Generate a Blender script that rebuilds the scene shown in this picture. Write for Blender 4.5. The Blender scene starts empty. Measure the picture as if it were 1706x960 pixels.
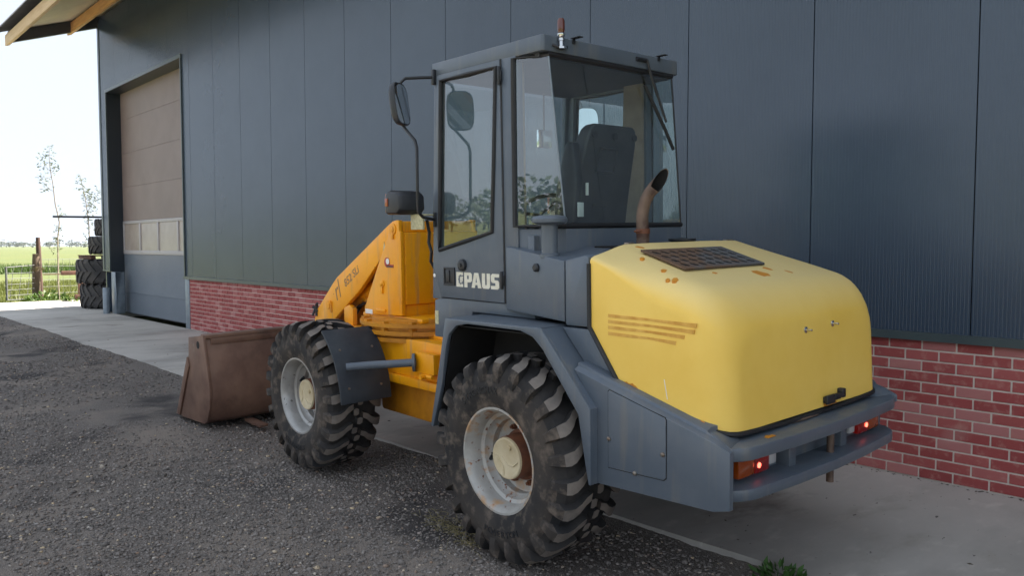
import bpy, bmesh, math, random
import numpy as np
from mathutils import Vector, Matrix
random.seed(7); RNG = np.random.default_rng(11)
S = bpy.context.scene
C = S.collection
PI = math.pi
rad = math.radians

# ------------------------------------------------------------------ camera, sky, sun, exposure
cd = bpy.data.cameras.new('camera'); cam = bpy.data.objects.new('camera', cd); C.objects.link(cam)
cd.sensor_width = 36; cd.lens = 27.963; cd.clip_start = 0.05; cd.clip_end = 9000
cam.location = (0, 0, 1.6108); cam.rotation_euler = (PI/2 - 0.0535847, 0, 0.828907)
S.camera = cam
SUN_EL, SUN_AZ = rad(55), rad(16)
w = bpy.data.worlds.new('World'); S.world = w; w.use_nodes = True
nt = w.node_tree; bg = nt.nodes['Background']
sky = nt.nodes.new('ShaderNodeTexSky'); sky.sky_type = 'NISHITA'; sky.sun_disc = False
sky.sun_elevation = SUN_EL; sky.sun_rotation = SUN_AZ; sky.dust_density = 1.6; sky.air_density = 1.0; sky.ozone_density = 1.5
veil = nt.nodes.new('ShaderNodeMix'); veil.data_type = 'RGBA'; veil.inputs[0].default_value = .97      # thin even high haze over the whole sky
nt.links.new(sky.outputs[0], veil.inputs[6]); veil.inputs[7].default_value = (.92, 1.03, 1.20, 1)
nt.links.new(veil.outputs[2], bg.inputs[0]); bg.inputs[1].default_value = 0.15
sd = bpy.data.lights.new('sun', 'SUN'); sd.energy = 5.0; sd.angle = rad(0.5); sd.color = (1, .93, .83)
sun = bpy.data.objects.new('sun', sd); C.objects.link(sun)
tr = Vector((-math.sin(SUN_AZ)*math.cos(SUN_EL), -math.cos(SUN_AZ)*math.cos(SUN_EL), -math.sin(SUN_EL)))
sun.rotation_euler = tr.to_track_quat('-Z', 'Y').to_euler(); sun.location = (0, 30, 40)
S.view_settings.view_transform = 'Standard'; S.view_settings.look = 'None'
S.view_settings.exposure = 2.7; S.view_settings.gamma = 1; S.view_settings.use_curve_mapping = False
S.render.engine = 'CYCLES'

# ------------------------------------------------------------------ materials
def lin(c):
    return tuple(((v/255)/12.92 if v/255 <= .04045 else ((v/255+.055)/1.055)**2.4) for v in c)
MATS = {}
def mk(name, c1, c2=None, scale=6, rough=.5, metal=0, bump=0, bscale=40, spots=None, stretch=None, coat=0, spec=.5,
       extra=None, tex='Object', rvar=0.0, detail=5, lo=.35, hi=.65):
    """procedural paint: two-tone noise, optional spots [(colour, threshold, scale, softness)], bump"""
    m = bpy.data.materials.new(name); m.use_nodes = True; n = m.node_tree.nodes; l = m.node_tree.links
    b = n['Principled BSDF']; b.inputs['Roughness'].default_value = rough; b.inputs['Metallic'].default_value = metal
    b.inputs['Coat Weight'].default_value = coat; b.inputs['Coat Roughness'].default_value = .2
    b.inputs['Specular IOR Level'].default_value = spec
    tc = n.new('ShaderNodeTexCoord'); mp = n.new('ShaderNodeMapping'); l.new(tc.outputs[tex], mp.inputs[0])
    if stretch: mp.inputs['Scale'].default_value = stretch
    def noise(s, d=detail):
        t = n.new('ShaderNodeTexNoise'); t.inputs['Scale'].default_value = s; t.inputs['Detail'].default_value = d
        t.inputs['Roughness'].default_value = .6
        l.new(mp.outputs[0], t.inputs['Vector']); return t.outputs['Fac']
    def mrange(o, a, c):
        r = n.new('ShaderNodeMapRange'); r.inputs[1].default_value = a; r.inputs[2].default_value = c; l.new(o, r.inputs[0]); return r.outputs[0]
    def mix(f, a, c):
        x = n.new('ShaderNodeMix'); x.data_type = 'RGBA'
        for k, v in ((0, f), (6, a), (7, c)):
            if hasattr(v, 'is_linked') or hasattr(v, 'node'): l.new(v, x.inputs[k])
            else: x.inputs[k].default_value = v if k == 0 else (*v[:3], 1)
        return x.outputs[2]
    col = c1
    if c2 is not None: col = mix(mrange(noise(scale), lo, hi), c1, c2)
    for sc in (spots or []):
        colr, th, s, soft = sc
        col = mix(mrange(noise(s, 6), th, th+soft), col, colr)
    if extra: col = extra(n, l, col, mix, noise, mrange, mp, b)
    if hasattr(col, 'node'): l.new(col, b.inputs['Base Color'])
    else: b.inputs['Base Color'].default_value = (*col, 1)
    if rvar:
        r = n.new('ShaderNodeMapRange'); r.inputs[3].default_value = rough-rvar; r.inputs[4].default_value = rough+rvar
        l.new(noise(9), r.inputs[0]); l.new(r.outputs[0], b.inputs['Roughness'])
    if bump:
        bp = n.new('ShaderNodeBump'); bp.inputs['Strength'].default_value = 1; bp.inputs['Distance'].default_value = bump
        l.new(noise(bscale, 6), bp.inputs['Height']); l.new(bp.outputs[0], b.inputs['Normal'])
    MATS[name] = m; return m

GREY = lin((83, 93, 104)); GREY2 = lin((94, 102, 111)); RUST = lin((120, 62, 30)); DRUST = lin((78, 44, 30))
def edge_wear(colr, amount=.5):
    def ex(n, l, col, mix, noise, mrange, mp, b):
        bv = n.new('ShaderNodeBevel'); bv.samples = 4; bv.inputs['Radius'].default_value = .006
        g = n.new('ShaderNodeNewGeometry'); dt = n.new('ShaderNodeVectorMath'); dt.operation = 'DOT_PRODUCT'; l.new(bv.outputs[0], dt.inputs[0]); l.new(g.outputs['Normal'], dt.inputs[1])
        e = mrange(dt.outputs['Value'], .985, .90); nz = mrange(noise(18, 6), .5, .62)
        mu = n.new('ShaderNodeMath'); mu.operation = 'MULTIPLY'; l.new(e, mu.inputs[0]); l.new(nz, mu.inputs[1])
        m2 = n.new('ShaderNodeMath'); m2.operation = 'MULTIPLY'; l.new(mu.outputs[0], m2.inputs[0]); m2.inputs[1].default_value = amount
        col = mix(m2.outputs[0], col, colr)
        st = n.new('ShaderNodeMapping'); st.inputs['Scale'].default_value = (7, 7, .7); l.new(mp.outputs[0], st.inputs[0])      # rain streaks and dust
        t = n.new('ShaderNodeTexNoise'); t.inputs['Scale'].default_value = 2.2; t.inputs['Detail'].default_value = 6; l.new(st.outputs[0], t.inputs['Vector'])
        f = mrange(t.outputs['Fac'], .56, .80); m3 = n.new('ShaderNodeMath'); m3.operation = 'MULTIPLY'; l.new(f, m3.inputs[0]); m3.inputs[1].default_value = .6
        return mix(m3.outputs[0], col, lin((122, 118, 110)))
    return ex
mk('loader_grey', GREY, GREY2, 3, .42, spots=[(lin((118, 120, 118)), .68, 5, .2), (RUST, .74, 14, .02), (lin((176, 174, 168)), .755, 45, .01)], bump=.0006, bscale=22, rvar=.12, extra=edge_wear(lin((138, 134, 128)), .7))
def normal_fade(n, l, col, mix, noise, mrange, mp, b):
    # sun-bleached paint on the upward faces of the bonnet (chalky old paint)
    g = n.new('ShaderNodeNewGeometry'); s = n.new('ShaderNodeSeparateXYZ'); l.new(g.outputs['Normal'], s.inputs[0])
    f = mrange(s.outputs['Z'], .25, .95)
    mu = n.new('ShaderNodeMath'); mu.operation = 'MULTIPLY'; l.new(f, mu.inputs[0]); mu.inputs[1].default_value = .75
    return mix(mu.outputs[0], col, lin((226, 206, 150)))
def hood_extra(n, l, col, mix, noise, mrange, mp, b):
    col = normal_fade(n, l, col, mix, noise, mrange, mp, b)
    return mix(mrange(noise(9, 6), .735, .745), col, lin((200, 128, 30)))
mk('bonnet_yellow', lin((248, 208, 100)), lin((242, 199, 86)), 2.2, .5, extra=hood_extra, bump=.004, bscale=2.6, rvar=.08)
mk('turret_yellow', lin((248, 168, 8)), lin((238, 156, 8)), 3, .42, spots=[(lin((196, 112, 14)), .66, 6, .12), (DRUST, .72, 22, .015)], bump=.0004, bscale=50, rvar=.1, extra=edge_wear(lin((92, 60, 36)), .8))
mk('slew_ring', lin((206, 136, 16)), lin((176, 112, 18)), 7, .55, spots=[(lin((70, 46, 26)), .66, 16, .08)], bump=.001, bscale=60)
mk('bonnet_decal', lin((204, 148, 56)), lin((228, 180, 86)), 14, .6)
mk('orange_patch', lin((212, 144, 44)), lin((196, 124, 32)), 20, .6)
mk('rubber', lin((26, 27, 30)), lin((36, 36, 38)), 8, .55)
mk('mudguard_rubber', lin((38, 44, 52)), lin((56, 61, 66)), 7, .6, bump=.0006, bscale=90)
mk('black_plastic', lin((30, 32, 36)), lin((42, 44, 48)), 10, .45)
mk('seat_plastic', lin((46, 49, 54)), lin((58, 60, 64)), 8, .5, bump=.0006, bscale=120)
mk('seat_cloth', lin((60, 60, 62)), lin((74, 72, 70)), 14, .9)
mk('beige_trim', lin((150, 134, 118)), lin((128, 112, 98)), 5, .7)
mk('dark_interior', lin((44, 46, 48)), lin((56, 56, 56)), 6, .7)
mk('dark_void', lin((18, 18, 19)), lin((28, 26, 25)), 6, .8)
mk('hole_black', lin((14, 13, 13)), None, rough=.95)  # flat near-black: painted shade in the grille holes, inside of the exhaust
mk('white_print', lin((226, 222, 205)), lin((214, 208, 188)), 30, .5)
mk('sticker_white', lin((232, 232, 228)), None, rough=.4)
mk('sticker_cream', lin((206, 200, 160)), lin((170, 166, 130)), 60, .5)
mk('sticker_red', lin((176, 42, 38)), None, rough=.4)
mk('sticker_dark', lin((70, 62, 50)), None, rough=.5)
mk('sticker_script', lin((140, 104, 72)), None, rough=.5)
mk('chrome', lin((200, 200, 200)), None, rough=.18, metal=1)
mk('bolt_steel', lin((150, 146, 140)), lin((120, 104, 92)), 40, .4, metal=.7)
mk('exhaust_rust', lin((122, 102, 88)), lin((84, 68, 60)), 9, .6, metal=.25, spots=[(lin((70, 44, 36)), .58, 9, .1)], bump=.0008, bscale=70)
mk('bucket_rust', lin((98, 72, 60)), lin((124, 96, 80)), 3.2, .62, metal=.15, spots=[(lin((128, 112, 98)), .66, 5, .1), (lin((72, 52, 44)), .6, 2.4, .2)],
   bump=.0012, bscale=45, rvar=.12)
mk('grille_rust', lin((108, 84, 66)), lin((92, 92, 92)), 2.6, .6, lo=.45, hi=.55, bump=.0006, bscale=60)
def tyre_extra(n, l, col, mix, noise, mrange, mp, b):
    return mix(mrange(noise(14, 6), .5, .75), col, lin((112, 100, 89)))
mk('tyre_side', lin((42, 41, 41)), lin((74, 67, 61)), 3.5, .8, extra=tyre_extra, bump=.0012, bscale=45, spec=.3)
mk('tyre_tread', lin((100, 94, 89)), lin((128, 119, 110)), 9, .85, bump=.001, bscale=80, spec=.3)
mk('tyre_groove', lin((32, 33, 35)), lin((60, 57, 55)), 5, .85, spec=.3)
mk('rim_rusty', lin((178, 176, 170)), lin((156, 153, 147)), 6, .42, metal=.1, spots=[(lin((178, 142, 104)), .52, 9, .16), (lin((150, 96, 56)), .60, 16, .08), (lin((104, 58, 34)), .63, 30, .05)], bump=.001, bscale=60)
mk('rim_silver', lin((176, 174, 170)), lin((148, 146, 142)), 6, .36, metal=.35, spots=[(lin((140, 108, 80)), .66, 16, .06), (lin((86, 82, 78)), .63, 26, .04)], bump=.0004, bscale=60)
mk('hub_cream', lin((206, 192, 160)), lin((192, 174, 138)), 9, .5, spots=[(lin((128, 74, 40)), .63, 9, .08)], bump=.0006, bscale=60)
mk('hub_rust', lin((120, 72, 46)), lin((92, 54, 38)), 14, .65, bump=.001, bscale=80)

def glass(name, tint, strength=1.0, ior=1.6):
    m = bpy.data.materials.new(name); m.use_nodes = True; n = m.node_tree.nodes; l = m.node_tree.links
    for x in list(n):
        if x.type != 'OUTPUT_MATERIAL': n.remove(x)
    out = [x for x in n if x.type == 'OUTPUT_MATERIAL'][0]
    t = n.new('ShaderNodeBsdfTransparent'); t.inputs[0].default_value = (*tint, 1)
    g = n.new('ShaderNodeBsdfGlossy'); g.inputs['Roughness'].default_value = .012; g.inputs[0].default_value = (1, 1, 1, 1)
    d = n.new('ShaderNodeBsdfDiffuse'); d.inputs[0].default_value = (.35, .34, .31, 1)
    ns = n.new('ShaderNodeTexNoise'); ns.inputs['Scale'].default_value = 7; ns.inputs['Detail'].default_value = 8
    tc = n.new('ShaderNodeTexCoord'); l.new(tc.outputs['Object'], ns.inputs['Vector'])
    mr = n.new('ShaderNodeMapRange'); mr.inputs[1].default_value = .35; mr.inputs[2].default_value = .8; mr.inputs[3].default_value = .015; mr.inputs[4].default_value = .07
    l.new(ns.outputs['Fac'], mr.inputs[0])
    lw = n.new('ShaderNodeLayerWeight'); lw.inputs[0].default_value = .5
    pw = n.new('ShaderNodeMath'); pw.operation = 'POWER'; l.new(lw.outputs['Facing'], pw.inputs[0]); pw.inputs[1].default_value = 5
    fr = n.new('ShaderNodeMapRange'); fr.inputs[3].default_value = 2*((ior-1)/(ior+1))**2; l.new(pw.outputs[0], fr.inputs[0])   # two surfaces of one pane
    m1 = n.new('ShaderNodeMixShader'); l.new(fr.outputs[0], m1.inputs[0]); l.new(t.outputs[0], m1.inputs[1]); l.new(g.outputs[0], m1.inputs[2])
    m2 = n.new('ShaderNodeMixShader'); l.new(mr.outputs[0], m2.inputs[0]); l.new(m1.outputs[0], m2.inputs[1]); l.new(d.outputs[0], m2.inputs[2])
    l.new(m2.outputs[0], out.inputs[0]); MATS[name] = m; return m
glass('cab_glass', (.80, .90, .89), ior=1.75)
glass('lamp_glass', (.85, .87, .88))
mk('mirror_glass', (.8, .82, .82), None, rough=.03, metal=1)
def lens(name, c, em=0, emc=None):
    m = mk(name, c, None, rough=.15, coat=.5); b = m.node_tree.nodes['Principled BSDF']
    if em: b.inputs['Emission Color'].default_value = (*(emc or c), 1); b.inputs['Emission Strength'].default_value = em
lens('lens_red', lin((84, 12, 14)), .008, (1, .03, .02)); lens('lens_orange', lin((150, 66, 14))); lens('lens_clear', lin((190, 190, 190)))
lens('bulb_red', (1, .08, .05), 1.0, (1, .10, .06)); lens('beacon_lens', lin((92, 44, 32)))

# building
mk('cladding', lin((58, 72, 88)), lin((52, 66, 82)), .7, .27, spec=.7, bump=.0002, bscale=6)
mk('flashing', lin((74, 84, 84)), lin((66, 76, 78)), 2, .35)
mk('flashing_dark', lin((34, 42, 50)), None, rough=.35)
mk('mortar', lin((222, 212, 200)), lin((206, 196, 184)), 12, .9, bump=.001, bscale=160)
def brick_extra(n, l, col, mix, noise, mrange, mp, b):
    oi = n.new('ShaderNodeObjectInfo'); gi = n.new('ShaderNodeNewGeometry')
    ad = n.new('ShaderNodeMath'); ad.operation = 'ADD'; l.new(oi.outputs['Random'], ad.inputs[0]); l.new(gi.outputs['Random Per Island'], ad.inputs[1])
    fr = n.new('ShaderNodeMath'); fr.operation = 'FRACT'; l.new(ad.outputs[0], fr.inputs[0])
    r = n.new('ShaderNodeValToRGB'); l.new(fr.outputs[0], r.inputs[0]); e = r.color_ramp.elements
    e[0].position = 0; e[0].color = (*lin((142, 62, 60)), 1); e[1].position = 1; e[1].color = (*lin((172, 108, 102)), 1)
    for p_, c_ in ((.3, (154, 70, 68)), (.55, (148, 66, 63)), (.8, (164, 84, 80)), (.9, (174, 112, 108))):
        q = e.new(p_); q.color = (*lin(c_), 1)
    col = mix(mrange(noise(16, 6), .52, .75), r.outputs[0], lin((176, 118, 108)))
    return mix(mrange(noise(1.1, 3), .62, .8), col, lin((190, 150, 142)))
mk('brick', lin((130, 54, 56)), None, rough=.8, extra=brick_extra, bump=.0012, bscale=90, tex='Generated')
MATS['brick'].node_tree.nodes['Texture Coordinate'].name = 'tc'
_n = MATS['brick'].node_tree
_g = _n.nodes.new('ShaderNodeNewGeometry'); _n.links.new(_g.outputs['Position'], [x for x in _n.nodes if x.type == 'MAPPING'][0].inputs[0])
mk('door_taupe', lin((138, 121, 114)), lin((128, 112, 106)), 1.5, .5, bump=.0006, bscale=240)
mk('door_grey', lin((104, 112, 120)), lin((98, 106, 114)), 1.5, .45)
mk('door_rail', lin((178, 172, 170)), None, rough=.45)
mk('door_pane', lin((178, 165, 152)), lin((164, 150, 138)), 3, .25)
mk('galvanised', lin((140, 150, 158)), lin((122, 132, 140)), 9, .45, metal=.35)
mk('timber', lin((206, 160, 104)), lin((184, 136, 80)), 6, .7, stretch=(.4, 5, 5), spots=[(lin((120, 78, 44)), .72, 5, .05)])
mk('timber_pale', lin((214, 186, 150)), lin((196, 164, 122)), 6, .7, stretch=(.4, 5, 5))
m = mk('roof_sheet', lin((226, 220, 198)), lin((212, 206, 186)), 4, .6)
_n = m.node_tree; _b = _n.nodes['Principled BSDF']; _o = [x for x in _n.nodes if x.type == 'OUTPUT_MATERIAL'][0]
_t = _n.nodes.new('ShaderNodeBsdfTranslucent'); _t.inputs[0].default_value = (*lin((220, 205, 165)), 1)
_m = _n.nodes.new('ShaderNodeMixShader'); _m.inputs[0].default_value = .35
_n.links.new(_b.outputs[0], _m.inputs[1]); _n.links.new(_t.outputs[0], _m.inputs[2]); _n.links.new(_m.outputs[0], _o.inputs[0])
mk('roof_corrugated', lin((70, 74, 80)), lin((88, 90, 94)), 3, .8)
mk('steel_grey', lin((96, 98, 98)), lin((80, 80, 78)), 8, .6, metal=.3)
mk('steel_dark', lin((52, 54, 62)), lin((62, 64, 70)), 3, .5)

# ground
def conc_extra(n, l, col, mix, noise, mrange, mp, b):
    col = mix(mrange(noise(.55, 7), .48, .66), col, lin((140, 135, 128)))
    col = mix(mrange(noise(1.7, 8), .60, .72), col, lin((124, 118, 110)))
    col = mix(mrange(noise(3.2, 7), .58, .78), col, lin((160, 152, 140)))
    col = mix(mrange(noise(8, 8), .56, .80), col, lin((200, 194, 184)))
    return mix(mrange(noise(26, 3), .68, .73), col, lin((90, 86, 82)))
mk('concrete', lin((186, 180, 171)), lin((172, 167, 158)), 1.6, .85, extra=conc_extra, bump=.0022, bscale=14, stretch=(1, .45, 1))
def gravel_extra(n, l, col, mix, noise, mrange, mp, b):
    v = n.new('ShaderNodeTexVoronoi'); v.inputs['Scale'].default_value = 120; l.new(mp.outputs[0], v.inputs['Vector'])
    sx = n.new('ShaderNodeSeparateColor'); l.new(v.outputs['Color'], sx.inputs[0])
    r = n.new('ShaderNodeValToRGB'); l.new(sx.outputs[0], r.inputs[0]); e = r.color_ramp.elements
    e[0].position = 0; e[0].color = (*lin((92, 86, 81)), 1); e[1].position = 1; e[1].color = (*lin((158, 150, 142)), 1)
    q = e.new(.6); q.color = (*lin((124, 116, 109)), 1); q = e.new(.93); q.color = (*lin((128, 119, 111)), 1)
    c = mix(mrange(noise(150, 3), .45, .6), r.outputs[0], lin((100, 93, 87)))
    c = mix(mrange(noise(.75, 5), .5, .62), c, lin((130, 120, 110)))          # dusty patches of fines
    c = mix(mrange(noise(.6, 5), .56, .64), c, lin((68, 64, 62)))           # damp patches
    bp = n.new('ShaderNodeBump'); bp.inputs['Strength'].default_value = 1; bp.inputs['Distance'].default_value = .006; bp.invert = True
    l.new(v.outputs['Distance'], bp.inputs['Height']); l.new(bp.outputs[0], b.inputs['Normal'])
    return c
mk('gravel', lin((88, 85, 84)), None, rough=.92, extra=gravel_extra, spec=.25)
def stone_extra(n, l, col, mix, noise, mrange, mp, b):
    gi = n.new('ShaderNodeNewGeometry'); r = n.new('ShaderNodeValToRGB'); l.new(gi.outputs['Random Per Island'], r.inputs[0]); e = r.color_ramp.elements
    e[0].position = 0; e[0].color = (*lin((90, 86, 82)), 1); e[1].position = 1; e[1].color = (*lin((188, 181, 172)), 1)
    for p_, c_ in ((.35, (120, 113, 107)), (.7, (138, 130, 123)), (.88, (150, 142, 135)), (.93, (148, 124, 104)), (.955, (170, 163, 157)), (.985, (206, 182, 146))):
        q = e.new(p_); q.color = (*lin(c_), 1)
    return mix(mrange(noise(130, 3), .45, .7), r.outputs[0], lin((98, 92, 87)))
mk('stone', lin((90, 90, 90)), None, rough=.9, extra=stone_extra, spec=.25)
def field_extra(n, l, col, mix, noise, mrange, mp, b):
    col = mix(mrange(noise(.05, 4), .45, .62), col, lin((69, 74, 24)))
    return mix(mrange(noise(.9, 5), .55, .75), col, lin((50, 63, 18)))
mk('field_grass', lin((56, 66, 16)), lin((63, 72, 22)), .02, .95, extra=field_extra, bump=.05, bscale=3)
def leafmat(name, c1, c2, trans=.35):
    m = mk(name, lin(c1), lin(c2), 1.5, .6); t_ = m.node_tree; b = t_.nodes['Principled BSDF']; o = [x for x in t_.nodes if x.type == 'OUTPUT_MATERIAL'][0]
    gi = t_.nodes.new('ShaderNodeNewGeometry'); mx = t_.nodes.new('ShaderNodeMix'); mx.data_type = 'RGBA'
    t_.links.new(gi.outputs['Random Per Island'], mx.inputs[0]); mx.inputs[6].default_value = (*lin(c1), 1); mx.inputs[7].default_value = (*lin(c2), 1)
    t_.links.new(mx.outputs[2], b.inputs['Base Color'])
    tl = t_.nodes.new('ShaderNodeBsdfTranslucent'); t_.links.new(mx.outputs[2], tl.inputs[0])
    ms = t_.nodes.new('ShaderNodeMixShader'); ms.inputs[0].default_value = trans
    t_.links.new(b.outputs[0], ms.inputs[1]); t_.links.new(tl.outputs[0], ms.inputs[2]); t_.links.new(ms.outputs[0], o.inputs[0]); return m
leafmat('grass_blade', (74, 84, 26), (98, 102, 42)); leafmat('weed_leaf', (50, 76, 24), (78, 98, 36)); leafmat('sapling_leaf', (64, 74, 46), (92, 98, 68))
leafmat('wood_leaf', (46, 58, 42), (62, 72, 54), .2); leafmat('straw', (150, 136, 86), (120, 110, 68)); leafmat('shade_weed', (58, 92, 40), (82, 118, 56))
mk('debris', lin((62, 56, 50)), lin((96, 86, 72)), 30, .9)
mk('bark', lin((130, 122, 108)), lin((108, 98, 84)), 12, .9)
mk('old_wood', lin((98, 82, 66)), lin((74, 60, 50)), 8, .9, stretch=(6, 6, .6), bump=.004, bscale=14)
mk('brown_wood', lin((74, 52, 42)), lin((58, 42, 36)), 8, .85, bump=.003, bscale=18)
mk('red_wood', lin((92, 64, 50)), lin((76, 52, 42)), 8, .85)
mk('old_tyre', lin((58, 57, 57)), lin((84, 80, 76)), 3, .85, bump=.002, bscale=20)

# ------------------------------------------------------------------ mesh helpers
class B:
    def __init__(s): s.v = []; s.f = []; s.mi = []
    def add(s, vs, fs, mi=0):
        o = len(s.v); s.v += [tuple(map(float, p)) for p in vs]; s.f += [tuple(i+o for i in f) for f in fs]; s.mi += [mi]*len(fs); return s
    def box(s, x0, x1, y0, y1, z0, z1, mi=0):
        return s.add([(x0,y0,z0),(x1,y0,z0),(x1,y1,z0),(x0,y1,z0),(x0,y0,z1),(x1,y0,z1),(x1,y1,z1),(x0,y1,z1)],
                     [(0,3,2,1),(4,5,6,7),(0,1,5,4),(1,2,6,5),(2,3,7,6),(3,0,4,7)], mi)
    def loft(s, secs, caps=True, mi=0, closed=True):
        n = len(secs[0]); o = []
        for q in secs: o += list(q)
        fs = []
        for k in range(len(secs)-1):
            for i in range(n if closed else n-1):
                j = (i+1) % n; fs.append((k*n+i, k*n+j, (k+1)*n+j, (k+1)*n+i))
        if caps: fs.append(tuple(range(n))[::-1]); fs.append(tuple((len(secs)-1)*n+i for i in range(n)))
        return s.add(o, fs, mi)
    def prism(s, poly, a0, a1, axis='y', mi=0):
        mp = {'y': lambda p, a: (p[0], a, p[1]), 'x': lambda p, a: (a, p[0], p[1]), 'z': lambda p, a: (p[0], p[1], a)}[axis]
        return s.loft([[mp(p, a0) for p in poly], [mp(p, a1) for p in poly]], mi=mi)
    def ring(s, outer, inner, a0, a1, axis='y', mi=0):
        mp = {'y': lambda p, a: (p[0], a, p[1]), 'x': lambda p, a: (a, p[0], p[1]), 'z': lambda p, a: (p[0], p[1], a)}[axis]
        n = len(outer); vs = [mp(p, a) for a in (a0, a1) for q in (outer, inner) for p in q]; fs = []
        for i in range(n):
            j = (i+1) % n
            fs += [(i, j, n+j, n+i), (2*n+i, 3*n+i, 3*n+j, 2*n+j), (i, 2*n+i, 2*n+j, j), (n+i, n+j, 3*n+j, 3*n+i)]
        return s.add(vs, fs, mi)
    def tube(s, path, r, n=10, caps=True, mi=0, closed=False):
        P = [Vector(p) for p in path]; m = len(P); rr = r if isinstance(r, (list, tuple)) else [r]*m; secs = []
        t0 = (P[1]-P[0]).normalized(); up = Vector((0, 0, 1)) if abs(t0.z) < .9 else Vector((1, 0, 0)); u = t0.cross(up).normalized()
        for i in range(m):
            if closed: t = (P[(i+1) % m]-P[i-1]).normalized()
            else: t = ((P[min(i+1, m-1)]-P[i]).normalized() + (P[i]-P[max(i-1, 0)]).normalized()).normalized() if 0 < i < m-1 else (P[1]-P[0] if i == 0 else P[-1]-P[-2]).normalized()
            u = (u - t*u.dot(t)).normalized(); v = t.cross(u)
            secs.append([P[i] + (u*math.cos(2*PI*k/n) + v*math.sin(2*PI*k/n))*rr[i] for k in range(n)])
        if closed: secs.append(secs[0]); caps = False
        return s.loft(secs, caps, mi)
    def lathe(s, prof, c=(0,0,0), axis='y', n=32, mi=0, closed=False):
        secs = []
        for k in range(n+1):
            a = 2*PI*k/n; q = []
            for (h, r) in prof:
                x, y = r*math.cos(a), r*math.sin(a)
                q.append({'y': (c[0]+x, c[1]+h, c[2]+y), 'z': (c[0]+x, c[1]+y, c[2]+h), 'x': (c[0]+h, c[1]+x, c[2]+y)}[axis])
            secs.append(q)
        return s.loft(secs, False, mi, closed)
    def build(s, name, mat, parent=None, bevel=0, seg=2, smooth=35, loc=None, mats=None, merge=True, recalc=True):
        me = bpy.data.meshes.new(name); me.from_pydata(s.v, [], s.f); me.polygons.foreach_set('material_index', s.mi)
        if merge or bevel or recalc:
            bm = bmesh.new(); bm.from_mesh(me)
            if merge: bmesh.ops.remove_doubles(bm, verts=bm.verts, dist=1e-5)
            if recalc: bmesh.ops.recalc_face_normals(bm, faces=bm.faces)
            if bevel:
                ed = [e for e in bm.edges if len(e.link_faces) == 2 and e.calc_face_angle(0) > rad(28)]
                bmesh.ops.bevel(bm, geom=ed, offset=bevel, segments=seg, affect='EDGES', profile=.5, clamp_overlap=True)
            bm.to_mesh(me); bm.free()
        return link(name, me, mats or [mat], parent, smooth, loc)
def link(name, me, mats, parent=None, smooth=35, loc=None):
    for q in mats: me.materials.append(MATS[q] if isinstance(q, str) else q)
    if smooth:
        me.polygons.foreach_set('use_smooth', [True]*len(me.polygons)); me.set_sharp_from_angle(angle=rad(smooth))
    o = bpy.data.objects.new(name, me); C.objects.link(o)
    if parent: o.parent = parent
    if loc: o.location = loc
    return o
def thing(name, label, cat, loc=(0,0,0), rot=(0,0,0), group=None):
    o = bpy.data.objects.new(name, None); C.objects.link(o); o.location = loc; o.rotation_euler = rot; tag(o, label, cat, group); return o
def tag(o, label=None, cat=None, group=None, kind=None):
    if label: o['label'] = label
    if cat: o['category'] = cat
    if group: o['group'] = group
    if kind: o['kind'] = kind
    return o
def arc(cx, cz, r, a0, a1, n): return [(cx+r*math.cos(rad(a0+(a1-a0)*i/n)), cz+r*math.sin(rad(a0+(a1-a0)*i/n))) for i in range(n+1)]
def text_mesh(txt, size, extrude=.0008, shear=0, bold=0):
    cu = bpy.data.curves.new('t', 'FONT'); cu.body = txt; cu.size = size; cu.extrude = extrude; cu.shear = shear; cu.offset = bold; cu.resolution_u = 3
    o = bpy.data.objects.new('t', cu); C.objects.link(o); bpy.context.view_layer.update()
    me = bpy.data.meshes.new_from_object(o.evaluated_get(bpy.context.evaluated_depsgraph_get())); bpy.data.objects.remove(o); me.materials.clear(); return me

# ------------------------------------------------------------------ setting: field, gravel yard, concrete
GX0, GX1, GY0, GY1 = -26.0, 9.0, -9.0, 3.62
fb = B(); fb.add([(-1600,-1600,-.2),(1600,-1600,-.2),(1600,1600,-.2),(-1600,1600,-.2)], [(0,1,2,3)])
tag(fb.build('field', 'field_grass', smooth=0), kind='structure')
def vnoise(x, y, s, seed=0):
    r = np.random.default_rng(seed).random((256, 256)); x = x*s+1000; y = y*s+1000
    xi = np.floor(x).astype(int); yi = np.floor(y).astype(int); fx = x-xi; fy = y-yi; fx = fx*fx*(3-2*fx); fy = fy*fy*(3-2*fy)
    g = lambda a, b_: r[a % 256, b_ % 256]
    return (g(xi, yi)*(1-fx)+g(xi+1, yi)*fx)*(1-fy)+(g(xi, yi+1)*(1-fx)+g(xi+1, yi+1)*fx)*fy - .5
def gz(x, y):
    """height of the gravel: about 5 cm below the slab along the wheels, gently rutted"""
    x = np.asarray(x, float); y = np.asarray(y, float)
    base = -.045 + .03*np.clip((y-3.25)/.4, 0, 1)
    rut = .05*vnoise(x, y, .55, 1) + .028*vnoise(x, y, 1.7, 2) + .012*vnoise(x, y, 5, 3)
    near = np.minimum(np.hypot(x+3.03, (y-2.85)*1.2), np.hypot(x+5.27, (y-2.9)*1.2))
    return base + rut*np.clip((near-.25)/.6, .15, 1) - .03*np.clip((2.0-y)/3, 0, 1)
xs = np.concatenate([np.arange(GX0, -8, .16), np.arange(-8, 1.2, .03), np.arange(1.2, GX1+.1, .3)])
ys = np.concatenate([np.arange(GY0, .6, .3), np.arange(.6, GY1, .03), [GY1]])
X, Y = np.meshgrid(xs, ys); Z = gz(X, Y) + .006*(RNG.random(X.shape)-.5)
nx, ny = len(xs), len(ys); idx = np.arange(nx*ny).reshape(ny, nx)
me = bpy.data.meshes.new('gravel_yard')
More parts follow.
